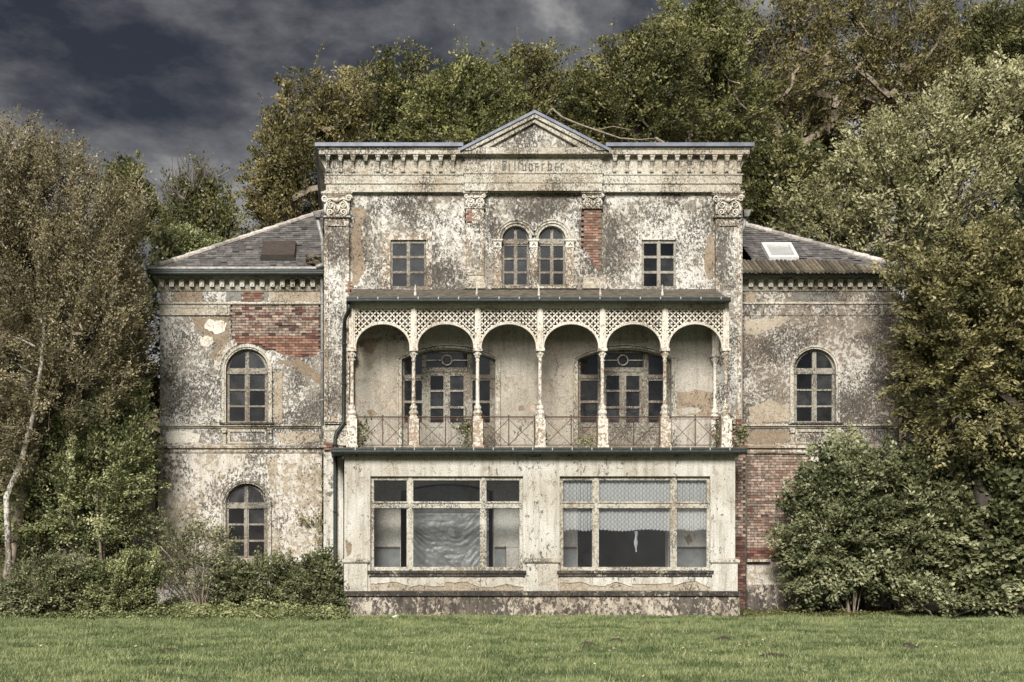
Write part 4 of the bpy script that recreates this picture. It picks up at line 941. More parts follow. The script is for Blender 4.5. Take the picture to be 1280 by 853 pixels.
colx = (440, 517, 597, 675, 753, 831, 907)
def column(px, Y):
    x = X(px, YC); z = lambda py: Z(py, YC)
    m_ = MB(); prof = [(.125, z(524)), (.13, z(522)), (.10, z(520)), (.13, z(517)), (.125, z(515)), (.085, z(513)), (.105, z(510.5)), (.10, z(508.5)), (.055, z(506)), (.06, z(503)), (.052, z(502)), (.045, z(452)), (.058, z(451.5)), (.058, z(450)), (.045, z(449.6)), (.05, z(446)), (.085, z(441)), (.095, z(439.4))]
    m_.lathe(x, Y, prof, 10); m_.box(x - .115, x + .115, Y - .115, Y + .115, z(439.4), z(435.8)); o = part(m_, 'column', 'iron_paint', smooth=False)
    m_ = MB(); w = .135; m_.box(x - w, x + w, Y - w, Y + w, z(557.5), z(524.2)); m_.box(x - w - .02, x + w + .02, Y - w - .02, Y + w + .02, z(559.8), z(557)); m_.build('pedestal', 'iron_paint', o)
    m_ = MB(); w = .055
    m_.hexa([(x - .085, Y - w, z(435.7)), (x + .085, Y - w, z(435.7)), (x + .085, Y + w, z(435.7)), (x - .085, Y + w, z(435.7)), (x - .075, Y - w, z(386)), (x + .075, Y - w, z(386)), (x + .075, Y + w, z(386)), (x - .075, Y + w, z(386))])
    m_.box(x - .035, x + .035, Y - w - .03, Y - w + .001, z(435), z(380)); m_.build('upper_post', 'iron_pale', o)
    m_ = MB()
    for k in range(8):
        a = k * math.pi / 4; m_.tube([(x + .05 * math.cos(a), Y + .05 * math.sin(a), z(447)), (x + .09 * math.cos(a), Y + .09 * math.sin(a), z(442)), (x + .115 * math.cos(a), Y + .115 * math.sin(a), z(443.5))], [.016, .018, .01], 4)
    m_.build('leaf_capital', 'iron_paint', o)
for px in colx: column(px, YC)
for px in (440, 907): column(px, 1.18)

def lattice(u0, u1, mapf, pitch=.172):
    zt = Z(385.8, YC); zsp = Z(434, YC); zar = Z(404.5, YC); c = (u0 + u1) / 2; hw = (u1 - u0) / 2 - .012; H = zar - zsp
    def above(u, z):
        if z > zt or z < zsp - .02 or u < u0 or u > u1: return False
        t = (u - c) / hw; return abs(t) >= 1 or z > zsp + H * math.sqrt(1 - t * t)
    arc_ = [(c + hw * math.cos(math.pi * k / 28), zsp + H * math.sin(math.pi * k / 28)) for k in range(29)]
    m_ = MB()
    m_.tube([mapf(u, z, 0) for u, z in [(u1 - .01, zsp - .05)] + arc_ + [(u0 + .01, zsp - .05)]], .032, 6)
    m_.tube([mapf(c + (u - c) * 1.0, z + .045, -.012) for u, z in arc_[2:-2]], .014, 4)
    rim = part(m_, 'veranda_arch', 'iron_pale')
    lrnd = random.Random(int(u0 * 977)); m_ = MB(); r2 = math.sqrt(.5); p2 = pitch * math.sqrt(2) / 2
    for s in (-1, 1):
        lo_ = -int(4 / pitch)
        for k in range(lo_, -lo_):
            # line z = zt + s*(u-c) + k*pitch
            run = None; N = 90
            for j in range(N + 1):
                u = u0 + (u1 - u0) * j / N; z = zt + s * (u - c) + (k + .5) * pitch
                ok = above(u, z)
                if ok and run is None: run = (u, z)
                if (not ok or j == N) and run is not None:
                    e_ = (u, z)
                    if abs(e_[0] - run[0]) > .03 and lrnd.random() > .035: m_.tube([mapf(run[0], run[1], .0 + s * .004), mapf(e_[0], e_[1], .0 + s * .004)], .0165, 4, False)
                    run = None
    # small bosses half way along each bar give the cross-shaped openings
    q = pitch / 4
    for i in range(-40, 41):
        for j in range(0, 24):
            u = c + i * q; z = zt - j * q
            # keep only points lying on a bar but not on a crossing
            f1 = ((z - zt - (u - c)) / pitch - .5); f2 = ((z - zt + (u - c)) / pitch - .5)
            on1 = abs(f1 - round(f1)) < .06; on2 = abs(f2 - round(f2)) < .06
            if on1 != on2 and above(u, z) and above(u, z - .03):
                b_ = .024; P_ = [mapf(u + a, z + b, d) for d in (-.012, .012) for a, b in ((-b_, -b_), (b_, -b_), (b_, b_), (-b_, b_))]
                m_.hexa([P_[0], P_[1], P_[5], P_[4], P_[3], P_[2], P_[6], P_[7]])
    m_.build('lattice', 'iron_pale', rim, kind=None)
for a, b in zip(colx, colx[1:]):
    lattice(X(a, YC) + .075, X(b, YC) - .075, lambda u, z, d: (u, YC + d, z))
for px in (440, 907):
    lattice(YC + .06, 1.18 - .06, lambda u, z, d, x=X(px, YC): (x + d, u, z))

def railing(p, q, n):
    p = Vector(p); q = Vector(q); z1, z0 = Z(521.4, YC), Z(558, YC); m_ = MB(); dz = Vector((0, 0, 1))
    P0 = lambda t, z: (p.lerp(q, t).x, p.lerp(q, t).y, z)
    m_.tube([P0(0, z1), P0(1, z1)], .020, 5); m_.tube([P0(0, z1 - .055), P0(1, z1 - .055)], .010, 4); m_.tube([P0(0, z0 + .03), P0(1, z0 + .03)], .014, 4)
    o = part(m_, 'railing', 'rust')
    for k in range(n + 1):
        t = min(.985, max(.015, k / n)); m_ = MB(); m_.tube([P0(t, z0), P0(t, z1)], .014, 5); m_.lathe(P0(t, 0)[0], P0(t, 0)[1], [(.0, z1 + .015), (.025, z1 + .03), (.02, z1 + .05), (0, z1 + .06)], 5); m_.build('upright', 'rust', o)
    for k in range(n):
        for s in (0, 1):
            a, b = (k / n, (k + 1) / n) if s == 0 else ((k + 1) / n, k / n); m_ = MB(); off = Vector((0, .008 * (1 if s else -1), 0)); m_.tube([Vector(P0(a, z1 - .06)) + off, Vector(P0(b, z0 + .03)) + off], .011, 4); m_.build('diagonal_bar', 'rust', o)
for a, b in zip(colx, colx[1:]): railing((X(a, YC) + .13, YC, 0), (X(b, YC) - .13, YC, 0), 2)
for px in (440, 907): railing((X(px, YC), YC + .13, 0), (X(px, YC), 1.05, 0), 1)

# ---- side annex seen past the left wing, stones at the right foot
m_ = MB(); m_.box(X(168, 6), X(199, 6), 5, 9, 0, Z(548, 6)); o = part(m_, 'annex', 'trim'); m_ = MB(); m_.box(X(164, 6) , X(199, 6), 4.8, 9.2, Z(547.5, 6), Z(541, 6)); m_.build('annex_roof', 'slate', o)
m_ = MB(); m_.box(X(933, 1.9), X(962, 1.9), 1.80, 1.949, Z(702.5, 1.9), Z(699, 1.9)); part(m_, 'broken_ledge', 'trim_worn')
m_ = MB(); m_.box(X(929, 1.9), X(1124, 1.9), 1.88, 1.949, 0, Z(731, 1.9)); part(m_, 'wing_plinth', 'plinth')

# ================================================================== things in the windows
def curtain(px0, px1, py0, py1, Y, label, mat='lace', amp=.036, scal=False, folds=22):
    x0, x1 = X(px0, Y), X(px1, Y); z1, z0 = Z(py0, Y), Z(py1, Y); nx = 110; nz = 8; m_ = MB(); rnd = random.Random(int(px0)); ph = rnd.uniform(0, 6)
    w = x1 - x0
    for j in range(nz + 1):
        for i in range(nx + 1):
            u = i / nx; v = j / nz; x = x0 + w * u
            y = Y + amp * (.35 + .65 * v) * math.sin(2 * math.pi * folds * w / 2.1 * u + ph + .6 * math.sin(7 * u)) + .008 * math.sin(31 * u)
            zz = z1 + (z0 - z1) * v
            if scal and j == nz: zz += .035 * abs(math.sin(2 * math.pi * folds * w / 2.1 * u * .5)) + .02 * math.sin(9 * u + ph)
            m_.v.append((x, y, zz))
    for j in range(nz):
        for i in range(nx):
            a = j * (nx + 1) + i; m_.f.append((a, a + 1, a + nx + 2, a + nx + 1)); m_.t.append(0)
    o = m_.build('curtain', mat, None, smooth=True); tag(o, label, 'curtain', 'lace curtains in the right bay window'); return o
Yk = YB + .24
for (a, b), pos in (((702, 742), 'narrow left light'), ((747.5, 839), 'wide middle light'), ((845, 885), 'narrow right light')):
    curtain(a, b, 599, 629, Yk, 'white lace half curtain in the upper %s of the right bay window' % pos)
    curtain(a, b, 635, 664, Yk + .01, 'white ruffled lace pelmet hanging in the lower %s of the right bay window' % pos, scal=True)
m_ = MB(); Y = 1.1
for k in range(9):
    zz = Z(664, Y) + (Z(690, Y) - Z(664, Y)) * k / 8; wv = .045 - .03 * (k / 8) ** 3
    m_.v += [(X(795, Y) - wv + .02 * math.sin(k), Y + .01 * math.sin(k * 2), zz), (X(795, Y) + .02 * math.sin(k * 1.3), Y - .03, zz), (X(795, Y) + wv + .015 * math.sin(k * 1.7), Y + .01, zz)]
for k in range(8):
    a = 3 * k; m_.f += [(a, a + 1, a + 4, a + 3), (a + 1, a + 2, a + 5, a + 4)]; m_.t += [0, 0]
tag(m_.build('hanging_cloth', 'cloth', None, smooth=True), 'torn strip of white cloth hanging in the dark middle light of the right bay window', 'cloth')
# crinkled sheet hung in the opening behind the left bay window
Y = 1.34; nx, nz = 110, 90; m_ = MB(); x0, x1, z1, z0 = X(508, Y), X(611, Y), Z(607, Y), Z(711, Y)
for j in range(nz + 1):
    for i in range(nx + 1):
        u, v = i / nx, j / nz; x = x0 + (x1 - x0) * u; z = z1 + (z0 - z1) * v
        if v < .1: z = min(z, Z(607, Y) - .55 * (abs(u - .5) * 2) ** 2 * .35)
        q_ = v + 1.5 * (u - .5) ** 2 * min(1, v * 1.6) + .10 * mnoise.noise(Vector((u * 3, v * 3, 7))); rg = lambda a: 1 - 2 * abs(a)
        y = Y + .03 * mnoise.noise(Vector((u * 3, v * 4, 1))) + .026 * rg(mnoise.noise(Vector((u * 6, q_ * 11, 4)))) * min(1, v * 2.2) + .013 * rg(mnoise.noise(Vector((u * 13, q_ * 26, 9)))) * (.3 + v) + .008 * rg(mnoise.noise(Vector((u * 30, v * 30, 2)))) + (.03 if .325 < v < .34 else 0)
        m_.v.append((x, y - .0, z))
for j in range(nz):
    for i in range(nx):
        a = j * (nx + 1) + i; m_.f.append((a, a + 1, a + nx + 2, a + nx + 1)); m_.t.append(0)
sh = m_.build('plastic_sheet', 'sheet', None, smooth=True); tag(sh, 'crinkled grey sheet hung across the arched opening behind the left bay window', 'sheet')
m_ = MB(); m_.box(X(632, 1.2), X(648, 1.2), 1.0, 1.3, .6, Z(684, 1.2)); m_.box(X(631.4, 1.2), X(648.6, 1.2), .98, 1.32, Z(684, 1.2), Z(682.6, 1.2)); m_.box(X(633, 1.2), X(647, 1.2), .985, 1.0, .7, Z(687, 1.2))
tag(m_.build('low_cupboard', 'indoor', None), 'low grey cupboard behind the right light of the left bay window', 'cupboard')
# ================================================================== ground and hill
def ground_h(x, y):
    t = min(1, max(0, (y - 15) / 45)); t = t * t * (3 - 2 * t)
    h = 13 * t + 2.0 * min(1, max(0, (y - 60) / 60))
    n = mnoise.noise(Vector((x * .06, y * .06, 0)))
    h += n * 1.6 * t
    if y < 16: h += .05 * mnoise.noise(Vector((x * .25, y * .25, 3))) * min(1, max(0, (-y - .5) / 3)) * (1 if y < 0 else 0)
    return h
def axis(lo, hi, fine_lo, fine_hi, fine, coarse):
    a = list(np.arange(lo, fine_lo, coarse)) + list(np.arange(fine_lo, fine_hi, fine)) + list(np.arange(fine_hi, hi + coarse, coarse)); return a
xs = axis(-420, 440, -30, 50, 1.0, 26); ys = axis(-120, 520, -24, 70, 1.0, 25)
gv = [(x, y, ground_h(x, y)) for y in ys for x in xs]; nx_ = len(xs)
gf = [(j * nx_ + i, j * nx_ + i + 1, (j + 1) * nx_ + i + 1, (j + 1) * nx_ + i) for j in range(len(ys) - 1) for i in range(nx_ - 1)]
me = bpy.data.meshes.new('ground'); me.from_pydata(gv, [], gf); me.materials.append(MAT['ground']); me.polygons.foreach_set('use_smooth', [True] * len(gf))
g = bpy.data.objects.new('ground', me); COL.objects.link(g); g['kind'] = 'structure'

# ------------------------------------------------------------------ grass: tufts scattered over the lawn
def tuft(seed, n=9, h=.07, spread=.06):
    r = random.Random(seed); v = []; f = []
    for k in range(n):
        a = r.uniform(0, 6.28); x = r.uniform(-spread, spread); y = r.uniform(-spread, spread); hh = h * r.uniform(.5, 1.3); w = r.uniform(.0025, .0045)
        dx, dy = math.cos(a), math.sin(a); ln = r.uniform(.1, .8) * hh; b = r.uniform(0, 6.28); i = len(v)
        v += [(x - dx * w, y - dy * w, 0), (x + dx * w, y + dy * w, 0), (x + dx * w * .8 + math.cos(b) * ln * .4, y + dy * w * .8 + math.sin(b) * ln * .4, hh * .6), (x - dx * w * .8 + math.cos(b) * ln * .4, y - dy * w * .8 + math.sin(b) * ln * .4, hh * .6), (x + math.cos(b) * ln, y + math.sin(b) * ln, hh)]
        f += [(i, i + 1, i + 2, i + 3), (i + 3, i + 2, i + 4)]
    m = bpy.data.meshes.new('tuft'); m.from_pydata(v, [], f); m.materials.append(MAT['grass']); return m
tcol = bpy.data.collections.new('grass_tufts')
for k in range(4):
    o = bpy.data.objects.new('grass_tuft', tuft(k, 11, .042 + .008 * k)); tcol.objects.link(o)
pm = bpy.data.meshes.new('grass'); LX0, LX1, LY0, LY1 = -9.5, 21.5, -24, -.15
gx = np.arange(LX0, LX1 + .01, 1.0); gy = np.append(np.arange(LY0, LY1, 1.0), LY1)
pv = [(x, y, ground_h(x, y)) for y in gy for x in gx]; n_ = len(gx)
pm.from_pydata(pv, [], [(j * n_ + i, j * n_ + i + 1, (j + 1) * n_ + i + 1, (j + 1) * n_ + i) for j in range(len(gy) - 1) for i in range(n_ - 1)])
pm.materials.append(MAT['grass'])
go = bpy.data.objects.new('lawn_grass', pm); COL.objects.link(go); tag(go, 'mown green lawn grass in front of the villa', 'grass', kind='stuff')
ng = bpy.data.node_groups.new('grass_scatter', 'GeometryNodeTree')
ng.interface.new_socket('Geometry', in_out='INPUT', socket_type='NodeSocketGeometry'); ng.interface.new_socket('Geometry', in_out='OUTPUT', socket_type='NodeSocketGeometry')
def gn(t, **k):
    n = ng.nodes.new(t)
    for a, b in k.items(): setattr(n, a, b)
    return n
gi, gout = gn('NodeGroupInput'), gn('NodeGroupOutput')
dp = gn('GeometryNodeDistributePointsOnFaces'); dp.inputs['Density'].default_value = 170
noi = gn('ShaderNodeTexNoise'); noi.inputs['Scale'].default_value = 1.1; noi.inputs['Detail'].default_value = 4
ms_ = gn('ShaderNodeMapRange'); ms_.inputs['From Min'].default_value = .3; ms_.inputs['From Max'].default_value = .7; ms_.inputs['To Min'].default_value = 70; ms_.inputs['To Max'].default_value = 230
ng.links.new(noi.outputs[0], ms_.inputs[0]); ng.links.new(ms_.outputs[0], dp.inputs['Density'])
ci = gn('GeometryNodeCollectionInfo'); ci.inputs['Collection'].default_value = tcol; ci.inputs['Separate Children'].default_value = True; ci.inputs['Reset Children'].default_value = True
ip = gn('GeometryNodeInstanceOnPoints'); ip.inputs['Pick Instance'].default_value = True
rv = gn('FunctionNodeRandomValue', data_type='FLOAT_VECTOR'); rv.inputs[0].default_value = (0, 0, 0); rv.inputs[1].default_value = (.15, .15, 6.28)
rs = gn('FunctionNodeRandomValue'); rs.inputs[2].default_value = .55; rs.inputs[3].default_value = 1.35
ng.links.new(gi.outputs[0], dp.inputs[0]); ng.links.new(dp.outputs[0], ip.inputs[0]); ng.links.new(ci.outputs[0], ip.inputs['Instance']); ng.links.new(rv.outputs[0], ip.inputs['Rotation']); n2_ = gn('ShaderNodeTexNoise'); n2_.inputs['Scale'].default_value = .9; n2_.inputs['Detail'].default_value = 5; mr2 = gn('ShaderNodeMapRange'); mr2.inputs['From Min'].default_value = .38; mr2.inputs['From Max'].default_value = .64; mr2.inputs['To Min'].default_value = .6; mr2.inputs['To Max'].default_value = 1.7; mm2 = gn('ShaderNodeMath', operation='MULTIPLY'); ng.links.new(n2_.outputs[0], mr2.inputs[0]); ng.links.new(mr2.outputs[0], mm2.inputs[0]); ng.links.new(rs.outputs[1], mm2.inputs[1]); ng.links.new(mm2.outputs[0], ip.inputs['Scale']); ng.links.new(ip.outputs[0], gout.inputs[0])
mdf = go.modifiers.new('scatter', 'NODES'); mdf.node_group = ng

# ------------------------------------------------------------------ bare soil heaps and fallen leaves on the lawn
def lawn_pt(px, py):
    y = F * CAMZ / (py - HY) - CAMD; return X(px, y), y
heaps = [((735, 809), .22, 'small brown molehill on the lawn below the middle pier of the bay'), ((967, 823), .26, 'largest brown molehill on the lawn, nearest the camera'), ((706, 798), .13, 'tiny brown molehill on the lawn, left of the molehill below the middle pier'), ((770, 803), .17, 'flat brown molehill on the lawn below the lace-curtained window'),
         ((905, 803), .15, 'low brown molehill on the lawn below the right corner of the bay'), ((212, 815), .22, 'flat brown molehill on the lawn in front of the twiggy shrub'), ((1135, 810), .15, 'small dark molehill on the lawn in front of the right-hand bushes')]
for (px, py), r, lab in heaps:
    x, y = lawn_pt(px, py); m_ = MB(); n = 22; rd = random.Random(int(px)); rings = [(1.0, -.01), (.8, .25), (.5, .7), (.2, .95)]
    for q, hz in rings:
        for k in range(n):
            a = 2 * math.pi * k / n; rr_ = r * q * (1 + .25 * mnoise.noise(Vector((math.cos(a) * 2, math.sin(a) * 2, px)))) * rd.uniform(.9, 1.1); m_.v.append((x + rr_ * math.cos(a) * 1.4, y + rr_ * math.sin(a), ground_h(x, y) + .09 * hz * rd.uniform(.7, 1.2)))
    for j in range(3):
        for k in range(n): a = j * n + k; b = j * n + (k + 1) % n; m_.f.append((a, b, b + n, a + n)); m_.t.append(0)
    m_.f.append(tuple(3 * n + k for k in range(n))); m_.t.append(0)
    o = m_.build('molehill', 'soil', None, smooth=True); tag(o, lab, 'molehill', 'molehills on the lawn')
rnd = random.Random(9); m_ = MB()
for k in range(800):
    band = rnd.random()
    px = rnd.uniform(0, 1280); py = rnd.gauss(810, 7) if band < .55 else 780 + 70 * rnd.random() ** 1.2
    if rnd.random() < .35: px = rnd.gauss(880, 170)
    if py < 780 or py > 856: continue
    x, y = lawn_pt(px, py); z = ground_h(x, y) + rnd.uniform(.03, .06); a = rnd.uniform(0, 6.28); s = rnd.uniform(.016, .04)
    u = Vector((math.cos(a), math.sin(a), rnd.uniform(-.3, .6))) * s; v = Vector((-math.sin(a), math.cos(a), rnd.uniform(-.2, .9))) * s * .6; p = Vector((x, y, z))
    m_.face([p - u, p - v * .9, p + u, p + v], rnd.random())
tag(m_.build('fallen_leaves', 'deadleaf', None, tint=True), 'scattered pale yellow fallen leaves lying on the lawn', 'fallen leaves', kind='stuff')
x, y = lawn_pt(495, 774.5); m_ = MB(); m_.hexa([(x - .15, y - .05, 0), (x + .12, y - .08, 0), (x + .14, y + .06, 0), (x - .12, y + .05, 0), (x - .10, y - .03, .09), (x + .05, y - .05, .13), (x + .1, y + .03, .06), (x - .07, y + .04, .10)])
tag(m_.build('plaster_fragment', 'pale_patch', None), 'white lump of fallen plaster on the grass at the foot of the bay plinth', 'rubble')

# ------------------------------------------------------------------ foliage
def leaf_mesh(name, P, A, Nn, S, T, mat, aspect=.5, fold=.0):
    """P centre, A axis, Nn normal, S half length, T tint -> rhombic leaves"""
    A = A / (np.linalg.norm(A, axis=1, keepdims=True) + 1e-9)
    B = np.cross(Nn, A); B /= (np.linalg.norm(B, axis=1, keepdims=True) + 1e-9)
    n = len(P); V = np.empty((n, 4, 3)); s = S[:, None]
    V[:, 0] = P - A * s; V[:, 1] = P + B * s * aspect - A * s * .15; V[:, 2] = P + A * s; V[:, 3] = P - B * s * aspect - A * s * .15
    me = bpy.data.meshes.new(name); me.vertices.add(4 * n); me.vertices.foreach_set('co', V.astype(np.float32).ravel())
    me.loops.add(4 * n); me.loops.foreach_set('vertex_index', np.arange(4 * n, dtype=np.int32))
    me.polygons.add(n); me.polygons.foreach_set('loop_start', np.arange(0, 4 * n, 4, dtype=np.int32)); me.polygons.foreach_set('loop_total', np.full(n, 4, dtype=np.int32))
    me.update(calc_edges=True); at = me.attributes.new('tint', 'FLOAT', 'FACE'); at.data.foreach_set('value', T.astype(np.float32))
    me.materials.append(MAT[mat]); return me
LEAFCOUNT = 0
def plant(name, label, cat, group, base, ells, Y, nclus, nleaf, leaf, mat, bark, depth=None, trunk_r=.25, spray=(.9, .35, .18), up=.15, droop=.25, stems=1, twig=.012, top_bare=0, shell=.45, flat=.55, limb_p=.92, seed=0, crown='crown', bare_list=(), lean=0, floor=0.05, aspect=.5, lgt=1.0, gap=-.10, shoots=None):
    """ells: crown ellipses (px, py, rx, ry[, dY]) measured at depth Y; base: px of the trunk foot"""
    global LEAFCOUNT
    r = np.random.default_rng(seed + 100); bx = X(base, Y); gz = ground_h(bx, Y)
    root = empty(name, (bx, Y, gz), label, cat, group)
    E = []
    for e in ells:
        a, b, rx, ry = e[:4]; dY = e[4] if len(e) > 4 else 0; yy = Y + dY
        E.append((X(a, yy), yy, Z(b, yy), M(rx, yy), depth or M((rx + ry) / 2, yy), M(ry, yy)))
    w = np.array([e[3] * e[5] for e in E]); w = w / w.sum()
    C = []; tries = 0
    while len(C) < nclus and tries < nclus * 6:
        tries += 1
        e = E[r.choice(len(E), p=w)]; d = r.normal(size=3); d /= np.linalg.norm(d); q = (shell + (1 - shell) * r.random()) ** .6 * (1 + (.24 if stems == 1 else .42) * mnoise.noise(Vector(d * 2.2) + Vector((seed * 3.1, e[0], 0))))
        p = np.array([e[0] + d[0] * e[3] * q, e[1] + d[1] * e[4] * q, e[2] + d[2] * e[5] * q])
        if p[2] < ground_h(p[0], p[1]) + floor: continue
        if mnoise.noise(Vector(p) * (2.1 / max(.5, min(e[3], e[5]))) + Vector((seed, 0, 0))) < gap: continue
        C.append(p)
    C = np.array(C); cen = np.array([[e[0], e[1], e[2]] for e in E]).mean(0)
    # skeleton: trunk nodes, then each cluster joins the nearest node nearer to the foot
    top = C[:, 2].max(); nodes_ = []; parent_ = []; load = []
    foot = np.array([bx, Y, gz - .1])
    for s_ in range(stems):
        a = 2 * math.pi * s_ / max(1, stems); H = (top - gz) * (.62 if stems == 1 else r.uniform(.35, .75)); K = 8; prev = -1
        tx = cen[0] + (0 if stems == 1 else math.cos(a) * (C[:, 0].max() - C[:, 0].min()) * .3); ty = cen[1] + (0 if stems == 1 else math.sin(a) * .4)
        for k in range(K + 1):
            t = k / K; off = .12 if stems == 1 else .05
            p = np.array([foot[0] + (tx - foot[0]) * t ** 1.5 + r.normal() * off * t + (0 if stems == 1 else .12 * math.cos(a)), foot[1] + (ty - foot[1]) * t ** 1.5 + r.normal() * off * t, foot[2] + H * t])
            nodes_.append(p); parent_.append(prev); load.append(1); prev = len(nodes_) - 1
    order = np.argsort(np.linalg.norm(C - (foot + [0, 0, (top - gz) * .45]), axis=1))
    NA = np.zeros((len(nodes_) + len(C) * 3, 3)); NA[:len(nodes_)] = np.array(nodes_); cnt = len(nodes_); keep = []
    limit = 1e9
    for ci_ in order:
        c = C[ci_]; D = NA[:cnt] - c; d2 = (D[:, 0] ** 2 + D[:, 1] ** 2 + (D[:, 2] * 1.0) ** 2) + np.where(NA[:cnt, 2] > c[2], 2.0, 0) * (D[:, 2] ** 2)
        j = int(np.argmin(d2)); dist = math.sqrt(((NA[j] - c) ** 2).sum()); prev = j
        if dist > .9:
            mid = (NA[j] + c) / 2 + np.array([r.normal() * .06 * dist, r.normal() * .06 * dist, -.04 * dist]); NA[cnt] = mid; parent_.append(prev); load.append(0); prev = cnt; cnt += 1
        NA[cnt] = c; parent_.append(prev); load.append(1); keep.append((cnt, ci_)); cnt += 1
    ld = np.array(load, float)
    for k in range(cnt - 1, -1, -1):
        if parent_[k] >= 0: ld[parent_[k]] += ld[k]
    rad = np.maximum(twig, trunk_r * np.minimum(1, ld / ld[:9 * stems].max()) ** (.52 if stems == 1 else .7))
    tm = MB(); bm_ = MB()
    for s_ in range(stems):
        i0 = s_ * 9; tm.tube([NA[i0 + k] for k in range(9)], [max(rad[i0 + k], twig * 2) * (1.25 if k == 0 else 1) for k in range(9)], 8)
    for k in range(9 * stems, cnt):
        p = parent_[k]; bm_.tube([NA[p], NA[k]], [min(rad[p], rad[k] * 1.35), rad[k]], 4 if rad[k] > twig * 2 else 3, False)
    tm.build('trunk' if stems == 1 else 'stems', bark, root, smooth=True)
    # leaf sprays
    nC = len(C); dirs = C - np.array([cen[0], cen[1], cen[2] - (top - gz) * .15]); dirs /= np.linalg.norm(dirs, axis=1, keepdims=True) + 1e-9
    dirs = dirs + r.normal(size=dirs.shape) * .45 + np.array([0, 0, up]); dirs /= np.linalg.norm(dirs, axis=1, keepdims=True)
    side = np.cross(dirs, [0, 0, 1.0]); side /= np.linalg.norm(side, axis=1, keepdims=True) + 1e-9; upv = np.cross(side, dirs)
    bare = np.zeros(nC, bool)
    for (a, b, rx, ry) in bare_list:
        bare |= ((C[:, 0] - X(a, Y)) / M(rx, Y)) ** 2 + ((C[:, 2] - Z(b, Y)) / M(ry, Y)) ** 2 < 1
    if top_bare: bare |= (C[:, 2] > top - (top - gz) * top_bare) & (r.random(nC) < .7)
    # visible twigs along each spray
    sl = spray[0]
    tn = nC
    for k in range(tn):
        L_ = sl * (1.3 if bare[k] else .8); nb = 4 if bare[k] else 1
        for q_ in range(nb):
            dd = dirs[k] + (r.normal(size=3) * .35 if nb > 1 else 0); e_ = C[k] + dd * L_ * .6 + np.array([0, 0, -.05 * L_])
            bm_.tube([C[k] - dirs[k] * L_ * .3, C[k] + dd * .1, e_], [twig, twig * .8, twig * .4], 3, False)
    shoots_ = (nC // 5 if stems > 1 else nC // 9) if shoots is None else shoots; SP, SA = [], []
    for k in r.choice(nC, shoots_):
        dd = dirs[k] * .8 + np.array([0, -.15, .55]) + r.normal(size=3) * .3; dd /= np.linalg.norm(dd); L_ = spray[0] * r.uniform(.9, 2.0); p0 = C[k]; mid = p0 + dd * L_ * .5; e_ = p0 + dd * L_ + np.array([0, 0, -.16 * L_])
        bm_.tube([p0, mid, e_], [twig, twig * .8, twig * .4], 3, False)
        for q_ in range(22 if not (stems > 1 and nleaf < 40) else 7):
            t = r.uniform(.15, 1.0); pp = (p0 * (1 - t) + e_ * t) + np.array([0, 0, .16 * L_ * t * (1 - t)]) + r.normal(size=3) * leaf * .9; SP.append(pp); SA.append(dd + r.normal(size=3) * .8)
    bm_.build('branches', bark, root)
    nl = np.where(bare, max(2, nleaf // 8), int(nleaf * 1.05)); idx = np.repeat(np.arange(nC), nl); n = len(idx)
    u = r.uniform(-.6, .9, n); v = r.normal(size=n) * .5; ww = r.normal(size=n) * .5
    sz = r.uniform(.75, 1.25, nC)[idx]
    P = C[idx] + dirs[idx] * (u * spray[0] * sz)[:, None] + side[idx] * (v * spray[1] * sz * (1.1 - .5 * np.abs(u)))[:, None] + upv[idx] * (ww * spray[2])[:, None]
    P[:, 2] -= droop * (u * spray[0]) ** 2
    A = dirs[idx] * .8 + side[idx] * np.sign(v)[:, None] * .7 + r.normal(size=(n, 3)) * .45
    Nn = upv[idx] * flat + r.normal(size=(n, 3)) * .5 + np.array([-.1, -.6, .35])
    S = leaf * r.uniform(.55, 1.2, n); ct = r.random(nC)
    T = np.clip(ct[idx] * .75 + r.random(n) * .5 - .12, 0, 1) * lgt
    if SP:
        m2 = len(SP); P = np.vstack([P, SP]); A = np.vstack([A, SA]); Nn = np.vstack([Nn, r.normal(size=(m2, 3)) * .6 + [0, -.6, .3]]); S = np.append(S, leaf * r.uniform(.5, 1.05, m2)); T = np.append(T, np.clip(r.random(m2) * .6 + .4, 0, 1) * lgt)
    gz_ok = P[:, 2] > .02
    P, A, Nn, S, T = P[gz_ok], A[gz_ok], Nn[gz_ok], S[gz_ok], T[gz_ok]; LEAFCOUNT += len(P)
    P = P - np.array([bx, Y, gz])
    lm = leaf_mesh(crown, P, A, Nn, S, T, mat, aspect); o = bpy.data.objects.new(crown, lm); COL.objects.link(o); o.parent = root
    return root

GH = 'trees on the hill behind the villa'
# --- hill row, left to right
plant('beech_tree', 'olive-brown beech at the left end of the hill row, above the left wing roof', 'tree', GH, 392, [(385, 150, 60, 42), (352, 205, 36, 42), (330, 245, 24, 34), (420, 125, 45, 30), (400, 220, 60, 60), (345, 262, 30, 30)], 24, 330, 130, 0.082, 'lf_rust', 'bark_pale', trunk_r=.3, gap=.09, seed=1, droop=.35, spray=(1.2, .5, .16))
plant('beech_tree', 'dark green beech directly behind the left part of the villa cornice', 'tree', GH, 490, [(478, 130, 50, 46), (505, 105, 38, 28), (455, 190, 55, 60), (530, 160, 50, 60), (490, 230, 80, 50)], 31, 330, 123, 0.094, 'lf_green', 'bark_dark', gap=.09, seed=2, droop=.3, spray=(1.3, .55, .16))
plant('beech_tree', 'bushy green beech between the cornice and the left slope of the pediment', 'tree', GH, 590, [(575, 125, 48, 40), (548, 150, 40, 45), (612, 110, 36, 34), (590, 190, 80, 60)], 27, 320, 130, 0.086, 'lf_mid', 'bark', gap=.09, seed=3, droop=.3, spray=(1.25, .5, .16))
